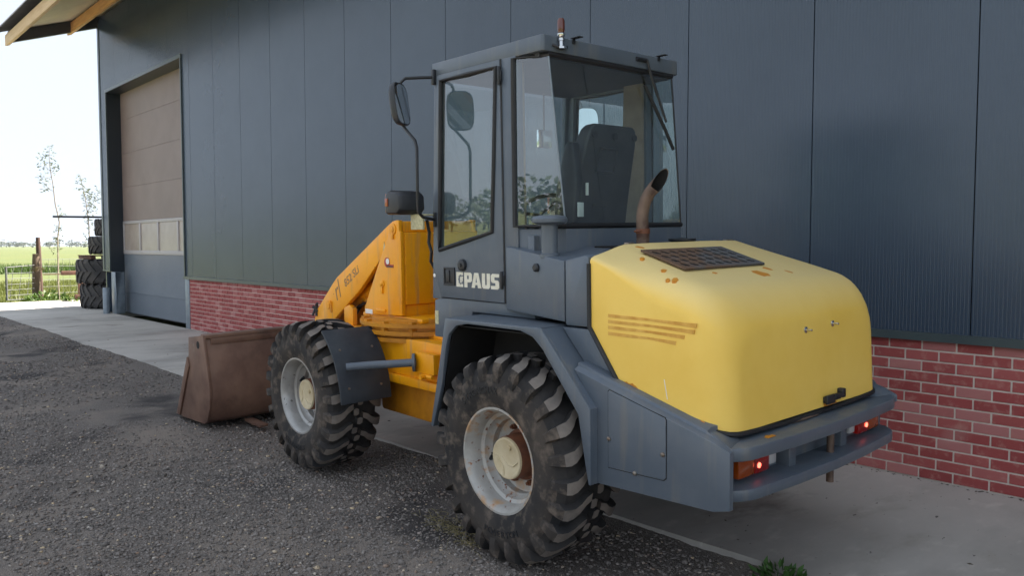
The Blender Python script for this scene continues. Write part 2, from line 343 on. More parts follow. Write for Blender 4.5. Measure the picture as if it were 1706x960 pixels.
me.from_pydata(np.stack([X, Y, Z], -1).reshape(-1, 3).tolist(), [], np.stack([idx[:-1,:-1], idx[:-1,1:], idx[1:,1:], idx[1:,:-1]], -1).reshape(-1, 4).tolist())
tag(link('gravel_yard', me, ['gravel'], smooth=60), kind='structure')
# loose stones lying on it
ico = bmesh.new(); bmesh.ops.create_icosphere(ico, subdivisions=1, radius=1); ico.verts.ensure_lookup_table()
IV = np.array([v.co[:] for v in ico.verts]); IF = np.array([[v.index for v in f.verts] for f in ico.faces]); ico.free()
def stones(n, x0, x1, y0, y1, s0, s1, pw=2.2):
    x = RNG.uniform(x0, x1, n); y = RNG.uniform(y0, y1, n); s = s0+(s1-s0)*RNG.random(n)**pw
    keep = vnoise(x, y, .8, 5)+.5 + .3*vnoise(x, y, 3, 6) + .3*RNG.random(n) > .5
    return x[keep], y[keep], s[keep]
sx, sy, ss = [np.concatenate(q) for q in zip(
    stones(56000, -5.4, -.2, .8, 3.6, .003, .0115), stones(20000, -9, -5.2, 0, 3.6, .005, .014), stones(9000, -16, -9, 0, 3.6, .007, .018),
    stones(900, -6.5, 0, .8, 3.58, .010, .022, 3), stones(2000, -24, -16, 1, 3.6, .009, .02), stones(9000, -5, .4, 2.9, 3.6, .004, .014))]
n = len(sx); jit = RNG.uniform(.7, 1.25, (n, 12, 1)); sc = np.stack([RNG.uniform(.8, 1.4, n), RNG.uniform(.8, 1.3, n), RNG.uniform(.45, .8, n)], -1)
an = RNG.uniform(0, 2*PI, n); V = IV[None]*jit*sc[:, None]*ss[:, None, None]
ca, sa = np.cos(an)[:, None], np.sin(an)[:, None]
VX = V[..., 0]*ca-V[..., 1]*sa + sx[:, None]; VY = V[..., 0]*sa+V[..., 1]*ca + sy[:, None]; VZ = V[..., 2]+(gz(sx, sy)+ss*.25)[:, None]
me = bpy.data.meshes.new('loose_gravel'); vv = np.stack([VX, VY, VZ], -1).reshape(-1, 3); ff = (IF[None]+12*np.arange(n)[:, None, None]).reshape(-1, 3)
me.vertices.add(len(vv)); me.vertices.foreach_set('co', vv.ravel()); me.loops.add(ff.size); me.loops.foreach_set('vertex_index', ff.ravel().astype(np.int32))
me.polygons.add(len(ff)); me.polygons.foreach_set('loop_start', np.arange(0, ff.size, 3, dtype=np.int32)); me.update(calc_edges=True)
tag(link('loose_gravel', me, ['stone'], smooth=0), 'loose grey gravel stones covering the yard in front of the shed', 'gravel', kind='stuff')

# concrete apron with a slightly ragged front edge
cb = B(); ex = np.arange(-26, 12.01, .08); ey = 3.62 + .012*vnoise(ex, ex*0, 1.3, 8) + .014*vnoise(ex, ex*0, 6, 9)
top = [(float(a), float(b_)) for a, b_ in zip(ex, ey)] + [(12, 5.74), (-20.9, 5.74), (-20.9, 12), (-26.2, 12)]
cb.prism(top, -.16, 0, 'z'); tag(cb.build('concrete_apron', 'concrete', smooth=0), kind='structure')

# ------------------------------------------------------------------ the shed
YW, X0, PW = 5.741, -1.8027, 1.12
XL, XR = -20.93, 9.4
shed = thing('farm_shed', 'dark blue-grey metal clad farm shed on a red brick plinth', 'shed', (XL, YW, 0))
def sp(b, name, mat, **k):            # a part of the shed, built in world coordinates
    o = b.build(name, mat, k.pop('parent', shed), **k); o.location = (-XL, -YW, 0) if o.parent == shed else (0, 0, 0); return o
DX0, DX1, DZ = -20.35, -15.62, 5.19           # door opening
seams = [X0+PW*k for k in range(-16, 10)]
edges = [XL+.04] + seams + [XR]
ZB, ZT = .995, 7.0
NR = 46
for a, b_ in zip(edges[:-1], edges[1:]):
    pb = B(); pieces = []
    z0 = ZB
    if a < DX1 and b_ > DX0:
        if a >= DX0-.001 and b_ <= DX1+.001: pieces = [(a, b_, DZ)]
        else:
            if a < DX0: pieces += [(a, DX0, ZB), (DX0, b_, DZ)]
            elif b_ > DX1: pieces += [(a, DX1, DZ), (DX1, b_, ZB)]
    else: pieces = [(a, b_, ZB)]
    g = .004
    for (p0, p1, zb) in pieces:
        p0 += g if p0 == a else 0; p1 -= g if p1 == b_ else 0
        nr = max(2, int(round(NR*(p1-p0)/PW))); pr = []
        for i in range(nr):
            u0 = p0+(p1-p0)*i/nr; uw = (p1-p0)/nr
            dp = .0014
            pr += [(u0, YW), (u0+uw*.42, YW), (u0+uw*.52, YW+dp), (u0+uw*.90, YW+dp)]
        pr.append((p1, YW))
        pr = [(p0, YW+.02)] + pr + [(p1, YW+.02)]
        pb.loft([[(x, y, zb) for x, y in pr], [(x, y, ZT) for x, y in pr]], False, closed=False)
    sp(pb, 'wall_panel', 'cladding', smooth=0, merge=False, recalc=False)
bk = B(); bk.box(XL+.05, DX0, YW+.03, YW+.1, ZB-.02, ZT).box(DX0, DX1, YW+.03, YW+.1, DZ, ZT).box(DX1, XR, YW+.03, YW+.1, ZB, ZT)
sp(bk, 'wall_core', 'flashing_dark')
# flashings
fl = B(); fl.box(DX1-.03, XR, YW-.03, YW+.02, ZB-.008, ZB+.022).box(DX1-.03, XR, YW-.034, YW-.03, ZB-.035, ZB+.012); sp(fl, 'base_flashing', 'flashing')
fl = B(); fl.box(XL+.03, DX0+.0, YW-.03, YW+.02, ZB+.0, ZB+.03); sp(fl, 'base_flashing', 'flashing')
fl = B(); fl.box(XL, XL+.10, YW-.014, YW+.02, ZB, ZT-.1).box(XL-.012, XL, YW-.014, YW+.14, ZB, ZT-.1); sp(fl, 'corner_flashing', 'flashing')
fl = B(); fl.box(DX0-.05, DX1+.05, YW-.03, YW-.002, DZ-.0, DZ+.07); sp(fl, 'door_head_flashing', 'flashing')
fl = B(); fl.box(DX1-.004, DX1+.035, YW-.028, YW-.002, ZB, DZ); sp(fl, 'door_jamb_flashing', 'flashing')
fl = B(); fl.box(DX0-.035, DX0+.004, YW-.028, YW-.002, ZB, DZ); sp(fl, 'door_jamb_flashing', 'flashing')
RD = .30                                     # door recess
fl = B(); fl.box(DX0-.01, DX0+.002, YW, YW+RD+.1, ZB, DZ).box(DX1-.002, DX1+.01, YW, YW+RD+.1, ZB, DZ).box(DX0, DX1, YW, YW+RD+.1, DZ-.002, DZ+.01)
sp(fl, 'door_reveal', 'flashing_dark')
# galvanised posts at the two door jambs
for xa, xb in ((DX0+.02, DX0+.32), (DX1-.02, DX1+.19)):
    q = B(); q.box(xa, xb, YW-.005, YW+.012, 0, ZB-.012).box(xa, xa+.014, YW+.012, YW+.2, 0, ZB-.012).box(xb-.014, xb, YW+.012, YW+.2, 0, ZB-.012)
    sp(q, 'door_post', 'galvanised', bevel=.003)
# sectional door
dr = B(); dr.box(DX0, DX1, YW+RD+.06, YW+RD+.09, .0, DZ+.1)
door = sp(dr, 'sectional_door', 'dark_void')
dzs = [(.02, .49, 'door_grey'), (.495, 1.40, 'door_grey'), (2.19, 2.98, 'door_taupe'), (2.985, 3.77, 'door_taupe'), (3.775, 4.56, 'door_taupe'), (4.565, 5.25, 'door_taupe')]
for z0, z1, mm in dzs:
    q = B(); nz = 40 if z1 < 2 else 1
    if nz > 1:
        pr = []
        for i in range(nz):
            h = (z1-z0)/nz; pr += [(YW+RD, z0+i*h), (YW+RD+.004, z0+i*h+h*.5)]
        pr += [(YW+RD, z1), (YW+RD+.06, z1), (YW+RD+.06, z0)]
        q.prism(pr, DX0, DX1, 'x')
    else: q.box(DX0, DX1, YW+RD, YW+RD+.06, z0, z1)
    sp(q, 'door_panel', mm, parent=door, smooth=20)
q = B(); zl, zh = 1.405, 2.185
q.box(DX0, DX1, YW+RD-.012, YW+RD+.05, zl, zl+.09).box(DX0, DX1, YW+RD-.012, YW+RD+.05, zh-.07, zh)
nw = 4; 
for i in range(nw+1):
    xx = DX0+.0+(DX1-DX0)*i/nw; q.box(xx-.04, xx+.04, YW+RD-.010, YW+RD+.048, zl+.09, zh-.07)
sp(q, 'window_rail', 'door_rail', parent=door, bevel=.004)
for i in range(nw):
    xa = DX0+(DX1-DX0)*i/nw+.04; xb = DX0+(DX1-DX0)*(i+1)/nw-.04
    q = B(); q.box(xa, xb, YW+RD+.012, YW+RD+.02, zl+.09, zh-.07); sp(q, 'window_pane', 'door_pane', parent=door)
q = B(); q.box(DX0, DX1, YW+RD-.01, YW+RD+.03, 0.004, .02); sp(q, 'door_seal', 'rubber', parent=door)
# brick plinth: mortar bed with single bricks
BX0, BX1 = DX1+.19, XR
q = B(); q.box(BX0, BX1, YW+.012, YW+.2, -.02, ZB-.01); plinth = sp(q, 'brick_plinth', 'mortar')
BL, BH = .2185, .0742
proto = B(); L2, H2 = BL-.012, BH-.0115; proto.box(0, L2, 0, .05, 0, H2)
bricks = []
for r in range(14):
    off = -BL*.5 if r % 2 else 0
    x = BX0 + .004 + off
    while x < BX1-.02:
        xa, xb = max(x, BX0+.004), min(x+L2, BX1)
        z = .008 + r*BH
        if xb-xa > .03 and z < ZB-.03: bricks.append((xa, xb-xa, z, min(H2, ZB-.015-z)))
        x += BL
def vis(b_):
    x = b_[0]; seen = (-8.8 > x) or (x > -2.75 and x < -.9)
    return (0 if seen else 1, abs(x))
bricks.sort(key=vis)
meshes = {}
rest = B()
for k, (xa, lw, z, h) in enumerate(bricks):
    y0 = YW+.004+random.uniform(-.0012, .0015)
    if k < 300:
        key = (round(lw, 3), round(h, 3))
        if key not in meshes:
            t_ = B(); t_.box(0, lw, 0, .06, 0, h)
            bm = bmesh.new(); mm = bpy.data.meshes.new('brick'); mm.from_pydata(t_.v, [], t_.f); bm.from_mesh(mm)
            fe = [e for e in bm.edges if all(v.co.y < .01 for v in e.verts)]; bmesh.ops.bevel(bm, geom=fe, offset=.0025, segments=1, affect='EDGES'); bm.to_mesh(mm); bm.free()
            mm.materials.append(MATS['brick']); meshes[key] = mm
        o = bpy.data.objects.new('brick', meshes[key]); C.objects.link(o); o.parent = plinth; o.location = (xa, y0, z)
    else: rest.box(xa, xa+lw, y0, y0+.06, z, z+h)
tag(sp(rest, 'brick_courses', 'brick', parent=plinth, smooth=0, merge=False), kind='stuff')
# roof: slope over the eave, overhang 1.9 m, purlins, rafter at the gable
TS = math.tan(rad(19.8))
def roofz(y): return 6.80+(y-YW)*TS          # underside line of rafter / purlins
def slab(x0, x1, y0, y1, h0, h1): 
    b_ = B(); b_.prism([(y0, roofz(y0)+h0), (y1, roofz(y1)+h0), (y1, roofz(y1)+h1), (y0, roofz(y0)+h1)], x0, x1, 'x'); return b_
sp(slab(XL-.06, XL+.06, 3.9, YW+.3, .0, .26), 'gable_rafter', 'steel_dark')
for xk in (-13.5, -6, 1.5, 9): sp(slab(xk-.06, xk+.06, 3.9, YW+.3, .0, .26), 'gable_rafter', 'steel_dark')
for yp, hh in ((3.93, .24), (5.20, .24), (6.0, .24)):
    b_ = B(); z = roofz(yp); b_.prism([(yp-.045, z-.03), (yp+.045, z+.0), (yp+.045, z+hh), (yp-.045, z+hh-.03)], XL-.28, XR, 'x')
    sp(b_, 'purlin', 'timber' if yp > 4 else 'timber_pale', bevel=.006)
sp(slab(XL-.3, XR, 3.98, YW+.4, .262, .285), 'soffit_sheet', 'roof_sheet')
rb = B(); secs = []
nxs = int((XR-XL+.8)/.0885)*2
secs = [[], [], [], []]
for i in range(nxs+1):
    x = XL-.42+i*.04425; hw = .025*(1 if i % 2 else -1)
    for k, (yy, hh) in enumerate(((3.72, .36), (15.7, .36), (15.7, .375), (3.72, .375))): secs[k].append((x, yy, roofz(yy)+hh+hw))
rb.loft(secs+[secs[0]], False, closed=False); sp(rb, 'corrugated_roof', 'roof_corrugated', smooth=60, merge=False)
rb = B(); rb.box(XL-.42, XR, 15.68, 15.8, roofz(15.7)+.3, roofz(15.7)+.45); sp(rb, 'roof_ridge', 'roof_corrugated')
rb = B(); rb.add([(XL-.42, 15.7, roofz(15.7)+.36), (XR, 15.7, roofz(15.7)+.36), (XR, 27.6, roofz(3.8)+.36), (XL-.42, 27.6, roofz(3.8)+.36)], [(0,1,2,3)]); sp(rb, 'rear_roof', 'roof_corrugated')
rb = B(); rb.prism([(YW+.04, 0), (25.6, 0), (25.6, 6.8), (15.7, roofz(15.7)), (YW+.04, 6.8)], XL+.01, XL+.09, 'x'); sp(rb, 'gable_wall', 'cladding')
rb = B(); rb.prism([(YW+.04, 0), (25.6, 0), (25.6, 6.8), (15.7, roofz(15.7)), (YW+.04, 6.8)], XR-.1, XR-.02, 'x'); sp(rb, 'gable_wall', 'cladding')
rb = B(); rb.box(XL+.1, XR-.1, 25.5, 25.6, 0, 6.8); sp(rb, 'rear_wall', 'cladding')
# dark closure between wall head and roof
sp(slab(XL+.1, XR-.1, YW+.1, YW+.16, -.1, .27), 'eave_closure', 'flashing_dark')

# bollard beside the door
q = B(); q.lathe([(0, 0), (0, .075), (.60, .075), (.615, .065), (.615, 0)], axis='z', n=20)
bo = q.build('bollard', 'galvanised', loc=(-20.28, 5.60, 0)); tag(bo, 'short grey steel bollard standing before the left jamb of the big door', 'bollard')

# ------------------------------------------------------------------ the wheel loader (local axes: +x rear, +y right, z up)
LO = thing('wheel_loader', 'yellow and grey compact wheel loader parked beside the shed', 'loader', (-3.035, 2.685, -.045), (rad(1.4), rad(.45), rad(-1.2)))
CY = .9
def mir(poly): return [(x, 2*CY-y) for x, y in poly]
def my(y): return 2*CY-y
def part(b, name, mat, parent=LO, **k): return b.build(name, mat, parent, **k)

# ---- rear body: core, fenders, tank box, bumper
q = B(); q.prism([(-.30, .62), (-.30, 1.25), (.20, 1.25), (.47, 1.245), (.655, 1.02), (1.19, .868), (1.19, .62)], .45, my(.45), 'y'); part(q, 'rear_frame', 'loader_grey', bevel=.006)
for side in (0, 1):
    f = (lambda y: y) if side == 0 else my
    q = B(); q.prism([(.285, 1.247), (.475, 1.252), (.665, 1.02), (1.17, .872), (1.17, .62), (.66, .62), (.612, .893)], f(.2), f(.46), 'y'); part(q, 'shoulder_panel', 'loader_grey', bevel=.005)
    q = B(); li = [(-.632, .60), (-.545, .93), (-.475, 1.205), (.255, 1.216), (.568, .89), (.568, .545)]; lj = [(x*.985, z-.006) for x, z in li]
    for k in range(5): q.prism([li[k], li[k+1], lj[k+1], lj[k]], f(.092), f(.44), 'y')
    part(q, 'dark_arch_sheet', 'dark_void')  # thin near-black sheet that darkens the inside of the arch
q = B(); q.box(-1.1, -.28, .5, 1.3, .58, 1.12); part(q, 'middle_frame', 'dark_void', bevel=.01)
outer = [(-.665, .60), (-.575, .95), (-.505, 1.243), (.273, 1.254), (.600, .905), (.600, .545)]
inner = [(-.640, .60), (-.548, .86), (-.503, 1.08), (-.472, 1.155), (-.405, 1.208), (-.305, 1.226), (.125, 1.228), (.215, 1.205), (.284, 1.152), (.524, .868), (.575, .60), (.588, .545)]
for side in (0, 1):
    f = (lambda y: y) if side == 0 else my
    q = B(); poly = outer + inner[::-1]
    q.prism(poly, f(.06), f(.084), 'y')
    sk_o = outer[:]; sk_i = [(-.640, .60), (-.552, .94), (-.488, 1.222), (.262, 1.233), (.578, .897), (.578, .545)]
    for k in range(5):
        q.prism([sk_o[k], sk_o[k+1], sk_i[k+1], sk_i[k]], f(.078), f(.40 if k < 3 else .24), 'y')
    part(q, 'fender', 'loader_grey', bevel=.004)
    # fuel / tool box with its bevelled top edge
    bo_ = [(.585, .548), (.585, .915), (.455, 1.068), (1.235, .862), (1.312, .838), (1.312, .60), (1.235, .578)]
    if side: bo_ = [(min(x, 1.20), z) for x, z in bo_[:4]]+[(1.205, .84), (1.205, .60), (1.19, .578)]
    bi_ = [(.585, .548), (.585, .925), (.455, 1.098), (1.235, .888), (1.312, .835), (1.312, .60), (1.235, .578)]
    bk_ = [(min(x, 1.19), z) for x, z in bi_]; bk_[3] = (1.185, .91); bk_[4] = (1.19, .835)
    q = B(); q.loft([[(x, f(.108), z) for x, z in bo_], [(x, f(.135), z) for x, z in [(a, (b1+b2)/2) for (a, b1), (_, b2) in zip(bo_, bi_)]], [(x, f(.137), z) for x, z in [(a, (b1+b2)/2) for (a, b1), (_, b2) in zip(bk_, bi_)]], [(x, f(.165), z) for x, z in bk_], [(x, f(.28), z) for x, z in bk_]]); part(q, 'tool_box', 'loader_grey', bevel=.005)
    pd = [(.672, .640), (.672, .992), (.68, .9995), (.992, .925), (.999, .915), (.999, .665), (.985, .652)]
    q = B(); q.prism([((x-.835)*1.02+.835, (z-.82)*1.02+.82) for x, z in pd], f(.1065), f(.112), 'y'); part(q, 'hatch_gap', 'dark_void')
    q = B(); q.prism(pd, f(.1035), f(.112), 'y'); hat = part(q, 'tool_hatch', 'loader_grey', bevel=.002)
    for bx, bz in ((.677, .775), (.985, .765), (.83, .648)):
        q = B(); q.lathe([(0, 0), (0, .011), (-.006, .010), (-.008, .006), (-.008, 0)] if side == 0 else [(0, 0), (0, .011), (.006, .01), (.008, 0)], (bx, f(.1035), bz), n=10); part(q, 'bolt', 'bolt_steel', hat)
    # wheel-house inner wall
    q = B(); q.box(-.56, .58, f(.42) if side == 0 else f(.44), f(.44) if side == 0 else f(.42), .55, 1.24); part(q, 'wheel_house', 'dark_void')
def bumper(xr, y0, r, xa, bow=0.0):
    pts = [(xa, y0)] + [(xr-r+r*math.sin(rad(a)), y0+r*1.15-r*1.15*math.cos(rad(a))) for a in range(0, 91, 15)]
    mid = [(xr+bow*math.sin(PI*t), y0+r*1.15+(2*CY-2*y0-2.3*r)*t) for t in (.25, .5, .75)]
    return pts + mid + [(x, my(y)) for x, y in pts[::-1]]
q = B(); q.prism(bumper(1.338, .112, .15, 1.05, .026), .784, .842, 'z')
for f in ((lambda y: y), my): q.loft([[(1.12, f(y), .80), (1.12, f(y), z0-.004), (x1, f(y), z1), (x2, f(y), .843), (x2, f(y), .80)] for y, z0, x1, z1, x2 in ((.1365, .905, 1.235, .872, 1.308), (.165, .922, 1.215, .884, 1.285), (.30, .912, 1.17, .878, 1.24))])
part(q, 'upper_bumper', 'loader_grey', bevel=.008)
q = B(); q.prism(bumper(1.338, .112, .17, 1.05, .026), .614, .664, 'z'); part(q, 'lower_bumper', 'loader_grey', bevel=.008)
q = B(); q.box(1.17, 1.21, .26, my(.26), .60, .80).box(1.20, 1.275, .63, .69, .662, .786).box(1.20, 1.275, 1.11, 1.17, .662, .786); part(q, 'bumper_web', 'loader_grey', bevel=.004)
q = B(); q.tube([(1.285, .985, .52), (1.285, .985, .80)], .017, 12); part(q, 'hitch_pin', 'exhaust_rust')
q = B(); q.tube([(1.24, .70, .846), (1.255, .78, .852), (1.25, .92, .85)], .007, 8); part(q, 'bent_wire', 'exhaust_rust')
q = B(); q.box(1.288, 1.308, .40, .46, .8425, .845).box(1.278, 1.29, .42, .435, .8425, .8448); part(q, 'rust_patch', 'orange_patch')
for side in (0, 1):
    f = (lambda y: y) if side == 0 else my
    q = B(); q.box(1.19, 1.262, *sorted((f(.25), f(.375))), .682, .762); tl = part(q, 'tail_lamp', 'lens_orange', bevel=.01)
    q = B(); q.box(1.19, 1.264, *sorted((f(.375), f(.485))), .682, .762); part(q, 'red_lens', 'lens_red', tl, bevel=.008)
    q = B(); q.lathe([(0, 0), (0, .012), (.003, .012), (.003, 0)], (1.2645, f(.40), .718), 'x', 16); part(q, 'bulb', 'bulb_red', tl)
    q = B(); q.box(1.20, 1.255, *sorted((f(.50), f(.56))), .695, .755); part(q, 'clear_lens', 'lens_clear', tl, bevel=.008)

# ---- bonnet
def line(x, pts):
    for (a, za), (b_, zb) in zip(pts[:-1], pts[1:]):
        if x <= b_: return za+(zb-za)*(x-a)/(b_-a)
    return pts[-1][1]
ZBOT = [(.50, 1.270), (.676, 1.030), (1.22, .878), (1.30, .866)]
frontc = [(0, -.072), (.006, -.060), (.028, -.050), (.09, -.036), (.15, -.021), (.20, -.009), (.245, 0)]
rearc = [(.17*(1-math.cos(rad(a))), -.15*(1-math.sin(rad(a)))) for a in (0, 15, 30, 45, 60, 75, 90)]
XRH, RX, RY, RZ = 1.246, .17, .145, .165
def hsec(x, ins=0, drop=0):
    zt = 1.655-.29*(x-.5)-drop; yl = .175+ins; wv = min(1, max(0, (x-.5)/.5)); wv = wv*wv*(3-2*wv); zb = line(x, ZBOT)
    L_ = [(yl, zb), (yl+.0, zb+(zt-.16-zb)*.5)]
    for (a, b_), (c_, d) in zip(frontc, rearc): L_.append((yl+a*(1-wv)+c_*wv, zt+b_*(1-wv)+d*wv))
    L_ += [(.65, zt+.003)]
    full = L_ + [(my(y), z) for y, z in L_[::-1]]
    return [(x-.05*(z-.86)*wv, y, z) for y, z in full]
secs = [hsec(.5)] + [hsec(.5+.0+(XRH-RX-.5)*i/10) for i in range(1, 11)]
secs.insert(1, hsec(.504)); 
xk = sorted([.6763]); 
for a in range(10, 91, 10):
    s_, c_ = math.sin(rad(a)), math.cos(rad(a)); secs.append(hsec(XRH-RX+RX*s_, RY*(1-c_), RZ*(1-c_)))
q = B(); q.loft(secs); bonnet = part(q, 'bonnet', 'bonnet_yellow', smooth=40)
# black seal under the bonnet edge
def seal_y(x): 
    if x <= XRH-RX: return .175
    t = math.asin(min(1, (x-XRH+RX)/RX)); return .175+RY*(1-math.cos(t))
pts = [(x, seal_y(x)-.004, line(x, ZBOT)-.006) for x in (.497, .52, .58, .63, .676, .72, .85, 1.0, XRH-RX)] + \
      [(XRH-RX+RX*math.sin(rad(a)), .175+RY*(1-math.cos(rad(a)))-.003, line(XRH-RX+RX*math.sin(rad(a)), ZBOT)-.006) for a in range(15, 91, 15)]
pts = [(.494, .172, 1.57)] + pts + [(XRH, .6, .857), (XRH, .9, .857)]
q = B(); q.tube(pts + [(x, my(y), z) for x, y, z in pts[::-1][1:]], .0115, 8); part(q, 'bonnet_seal', 'rubber')
# decal stripes, paint patches
for k, (za, xb, dz) in enumerate(((1.335, 1.105, .0), (1.308, 1.095, .0), (1.281, 1.045, .0), (1.252, 1.00, .0))):
    q = B(); q.prism([(.612, za-.012), (.612, za+.004), (.80, za+.002), (xb, za-.002), (xb-.004, za-.020), (.86, za-.010), (.75, za-.012)], .1735, .178, 'y')
    part(q, 'decal_stripe', 'bonnet_decal', bonnet)
def htop(x, y): return 1.655-.29*(x-.5)+.0035
for cx, cy, a, b_, an_ in ((1.02, .86, .05, .028, .3), (.965, 1.0, .025, .012, .4), (.965, .55, .012, .008, 0), (.86, .30, .012, .010, 0), (.955, .265, .014, .012, .5), (.93, .245, .010, .006, .2), (1.03, 1.10, .022, .008, .2), (.56, .47, .022, .009, 1.2), (.70, .33, .010, .008, 0)):
    pts = []
    for i in range(11):
        t = 2*PI*i/11; r_ = 1+random.uniform(-.25, .25); x = a*math.cos(t)*r_; y = b_*1.6*math.sin(t)*r_; px, py = cx+x*math.cos(an_)-y*math.sin(an_), cy+x*math.sin(an_)+y*math.cos(an_)
        dz = -(.0 if py > .40 else (.40-py)**2*1.1)
        pts.append((px-.05*(htop(px, py)-.86)*min(1, max(0, (px-.5)/.5)), py, htop(px, py)+dz))
    q = B(); q.loft([[(x, y, z-.01) for x, y, z in pts], pts]); part(q, 'bare_patch', 'orange_patch', bonnet, smooth=0)
for (xa, xb, hh) in ((.70, .80, .018), (.82, .86, .008), (.95, 1.0, .007), (1.10, 1.165, .016)):
    k_ = 9; up = []; dn = []
    for i in range(k_+1):
        x = xa+(xb-xa)*i/k_; z = line(x, ZBOT)+.008; up.append((x, z+hh*math.sin(PI*i/k_)*random.uniform(.4, 1)+.002)); dn.append((x, z))
    yb_ = seal_y(xb)
    q = B(); q.prism(dn+up[::-1], .1737 if xb < 1.08 else .172, .178, 'y'); part(q, 'worn_edge', 'orange_patch', bonnet, smooth=0)
q = B(); q.prism([(.934, 1.075), (.937, 1.075), (.955, .99), (.952, .988)], .1738, .176, 'y'); part(q, 'scratch', 'sticker_white', bonnet, smooth=0)
q = B(); q.prism([(.99, .874), (1.12, .874), (1.11, .884), (1.03, .89), (1.0, .885)], XRH-.002, XRH+.0015, 'x'); part(q, 'worn_edge', 'orange_patch', bonnet, smooth=0)
# ventilation grille in the top
gx0, gx1, gy0, gy1 = .635, .915, .385, 1.045
def gp(x, y, h): return (x-.05*(htop(x, y)-.86)*min(1, max(0, (x-.5)/.5))**2, y, htop(x, y)+h)
q = B(); q.loft([[gp(x, y, .004) for x, y in ((gx0, gy0), (gx1, gy0), (gx1, gy1), (gx0, gy1))], [gp(x, y, .0075) for x, y in ((gx0, gy0), (gx1, gy0), (gx1, gy1), (gx0, gy1))]]); part(q, 'grille_shade', 'hole_black', bonnet)  # black plate under the grille, paints the shade seen through its holes
q = B(); nxg, nyg = 4, 9; mx_, my_ = .02, .025
for j in range(nyg):
    for i in range(nxg):
        sh = .5 if i % 2 else 0
        ax = gx0+mx_+(gx1-gx0-2*mx_)*i/nxg; bx = gx0+mx_+(gx1-gx0-2*mx_)*(i+1)/nxg; ay = gy0+my_+(gy1-gy0-2*my_)*j/nyg; by = gy0+my_+(gy1-gy0-2*my_)*(j+1)/nyg
        mxx, myy = (ax+bx)/2, (ay+by)/2; o_ = [(ax, ay), (mxx, ay), (bx, ay), (bx, myy), (bx, by), (mxx, by), (ax, by), (ax, myy)]
        rx, ry = (bx-ax)*.44, (by-ay)*.41; i_ = [(mxx+rx*math.cos(rad(t)), myy+ry*math.sin(rad(t))) for t in (225, 270, 315, 0, 45, 90, 135, 180)]
        vs = [gp(x, y, .012) for x, y in o_] + [gp(x, y, .012) for x, y in i_] + [gp(x, y, .007) for x, y in i_]
        q.add(vs, [(k, (k+1) % 8, 8+(k+1) % 8, 8+k) for k in range(8)] + [(8+k, 8+(k+1) % 8, 16+(k+1) % 8, 16+k) for k in range(8)])
for (x0_, x1_, y0_, y1_) in ((gx0, gx0+mx_, gy0, gy1), (gx1-mx_, gx1, gy0, gy1), (gx0+mx_, gx1-mx_, gy0, gy0+my_), (gx0+mx_, gx1-mx_, gy1-my_, gy1)):
    a_ = [gp(x, y, .002) for x, y in ((x0_, y0_), (x1_, y0_), (x1_, y1_), (x0_, y1_))]; b2 = [(x, y, z+.010) for x, y, z in a_]; q.loft([a_, b2])
part(q, 'vent_grille', 'grille_rust', bonnet, smooth=0, merge=False)
for yy, zz in ((.845, 1.255), (1.10, 1.262)):
    xx = XRH-.05*(zz-.86)-.006
    q = B(); q.lathe([(0, 0), (0, .016), (.006, .015), (.009, .006), (.034, .005), (.036, 0)], (xx+.004, yy, zz), 'x', 12); part(q, 'bonnet_stud', 'chrome', bonnet)
q = B(); q.box(XRH-.004, XRH+.010, .985, 1.15, .890, .922).box(XRH+.010, XRH+.026, .98, 1.06, .886, .930).box(XRH+.014, XRH+.030, 1.05, 1.15, .905, .928).box(XRH-.004, XRH+.030, 1.125, 1.155, .90, .945); part(q, 'bonnet_handle', 'black_plastic', bonnet, bevel=.006)

# ---- side boxes between cab and bonnet, intake, exhaust, filler
for side in (0, 1):
    f = (lambda y: y) if side == 0 else my
    q = B(); a_ = [(-.262, f(.306), 1.287), (.297, f(.203), 1.272), (.297, f(.203), 1.577), (-.262, f(.306), 1.642)]
    b2 = [(-.262, f(.62), 1.287), (.297, f(.62), 1.272), (.297, f(.62), 1.640), (-.262, f(.62), 1.650)]
    q.loft([a_, b2]); sb = part(q, 'side_box', 'loader_grey', bevel=.009)
    q = B(); q.lathe([(0, 0), (0, .022), (-.012, .022), (-.02, .014), (-.02, 0)] if side == 0 else [(0, 0), (0, .022), (.012, .022), (.02, 0)], (.055, f(.246), 1.535), n=14); part(q, 'box_lock', 'black_plastic', sb)
    q = B(); a_ = [(.307, f(.200), 1.258), (.482, f(.182), 1.264), (.482, f(.182), 1.600), (.45, f(.19), 1.608), (.307, f(.200), 1.580)]
    b2 = [(.307, f(.70), 1.258), (.482, f(.70), 1.264), (.482, f(.70), 1.648), (.45, f(.70), 1.648), (.307, f(.70), 1.642)]
    q.loft([a_, b2]); part(q, 'side_cowl', 'loader_grey', bevel=.009)
q = B(); q.box(.18, .50, .55, my(.55), 1.25, 1.640); part(q, 'engine_cover', 'dark_void')
q = B(); q.lathe([(1.585, 0), (1.585, .052), (1.605, .052), (1.61, .043), (1.755, .043), (1.758, .060), (1.770, .093), (1.786, .094), (1.800, .085), (1.806, .05), (1.806, 0)], (.112, .285, 0), 'z', 28); part(q, 'air_intake', 'loader_grey')
EB = Vector((.44, .635, 0))
pth = [EB+Vector(p) for p in ((0, 0, 1.63), (0, 0, 1.70), (-.003, -.002, 1.79), (.002, 0, 1.835), (.014, .004, 1.875), (.033, .010, 1.91), (.056, .018, 1.94), (.082, .028, 1.965))]
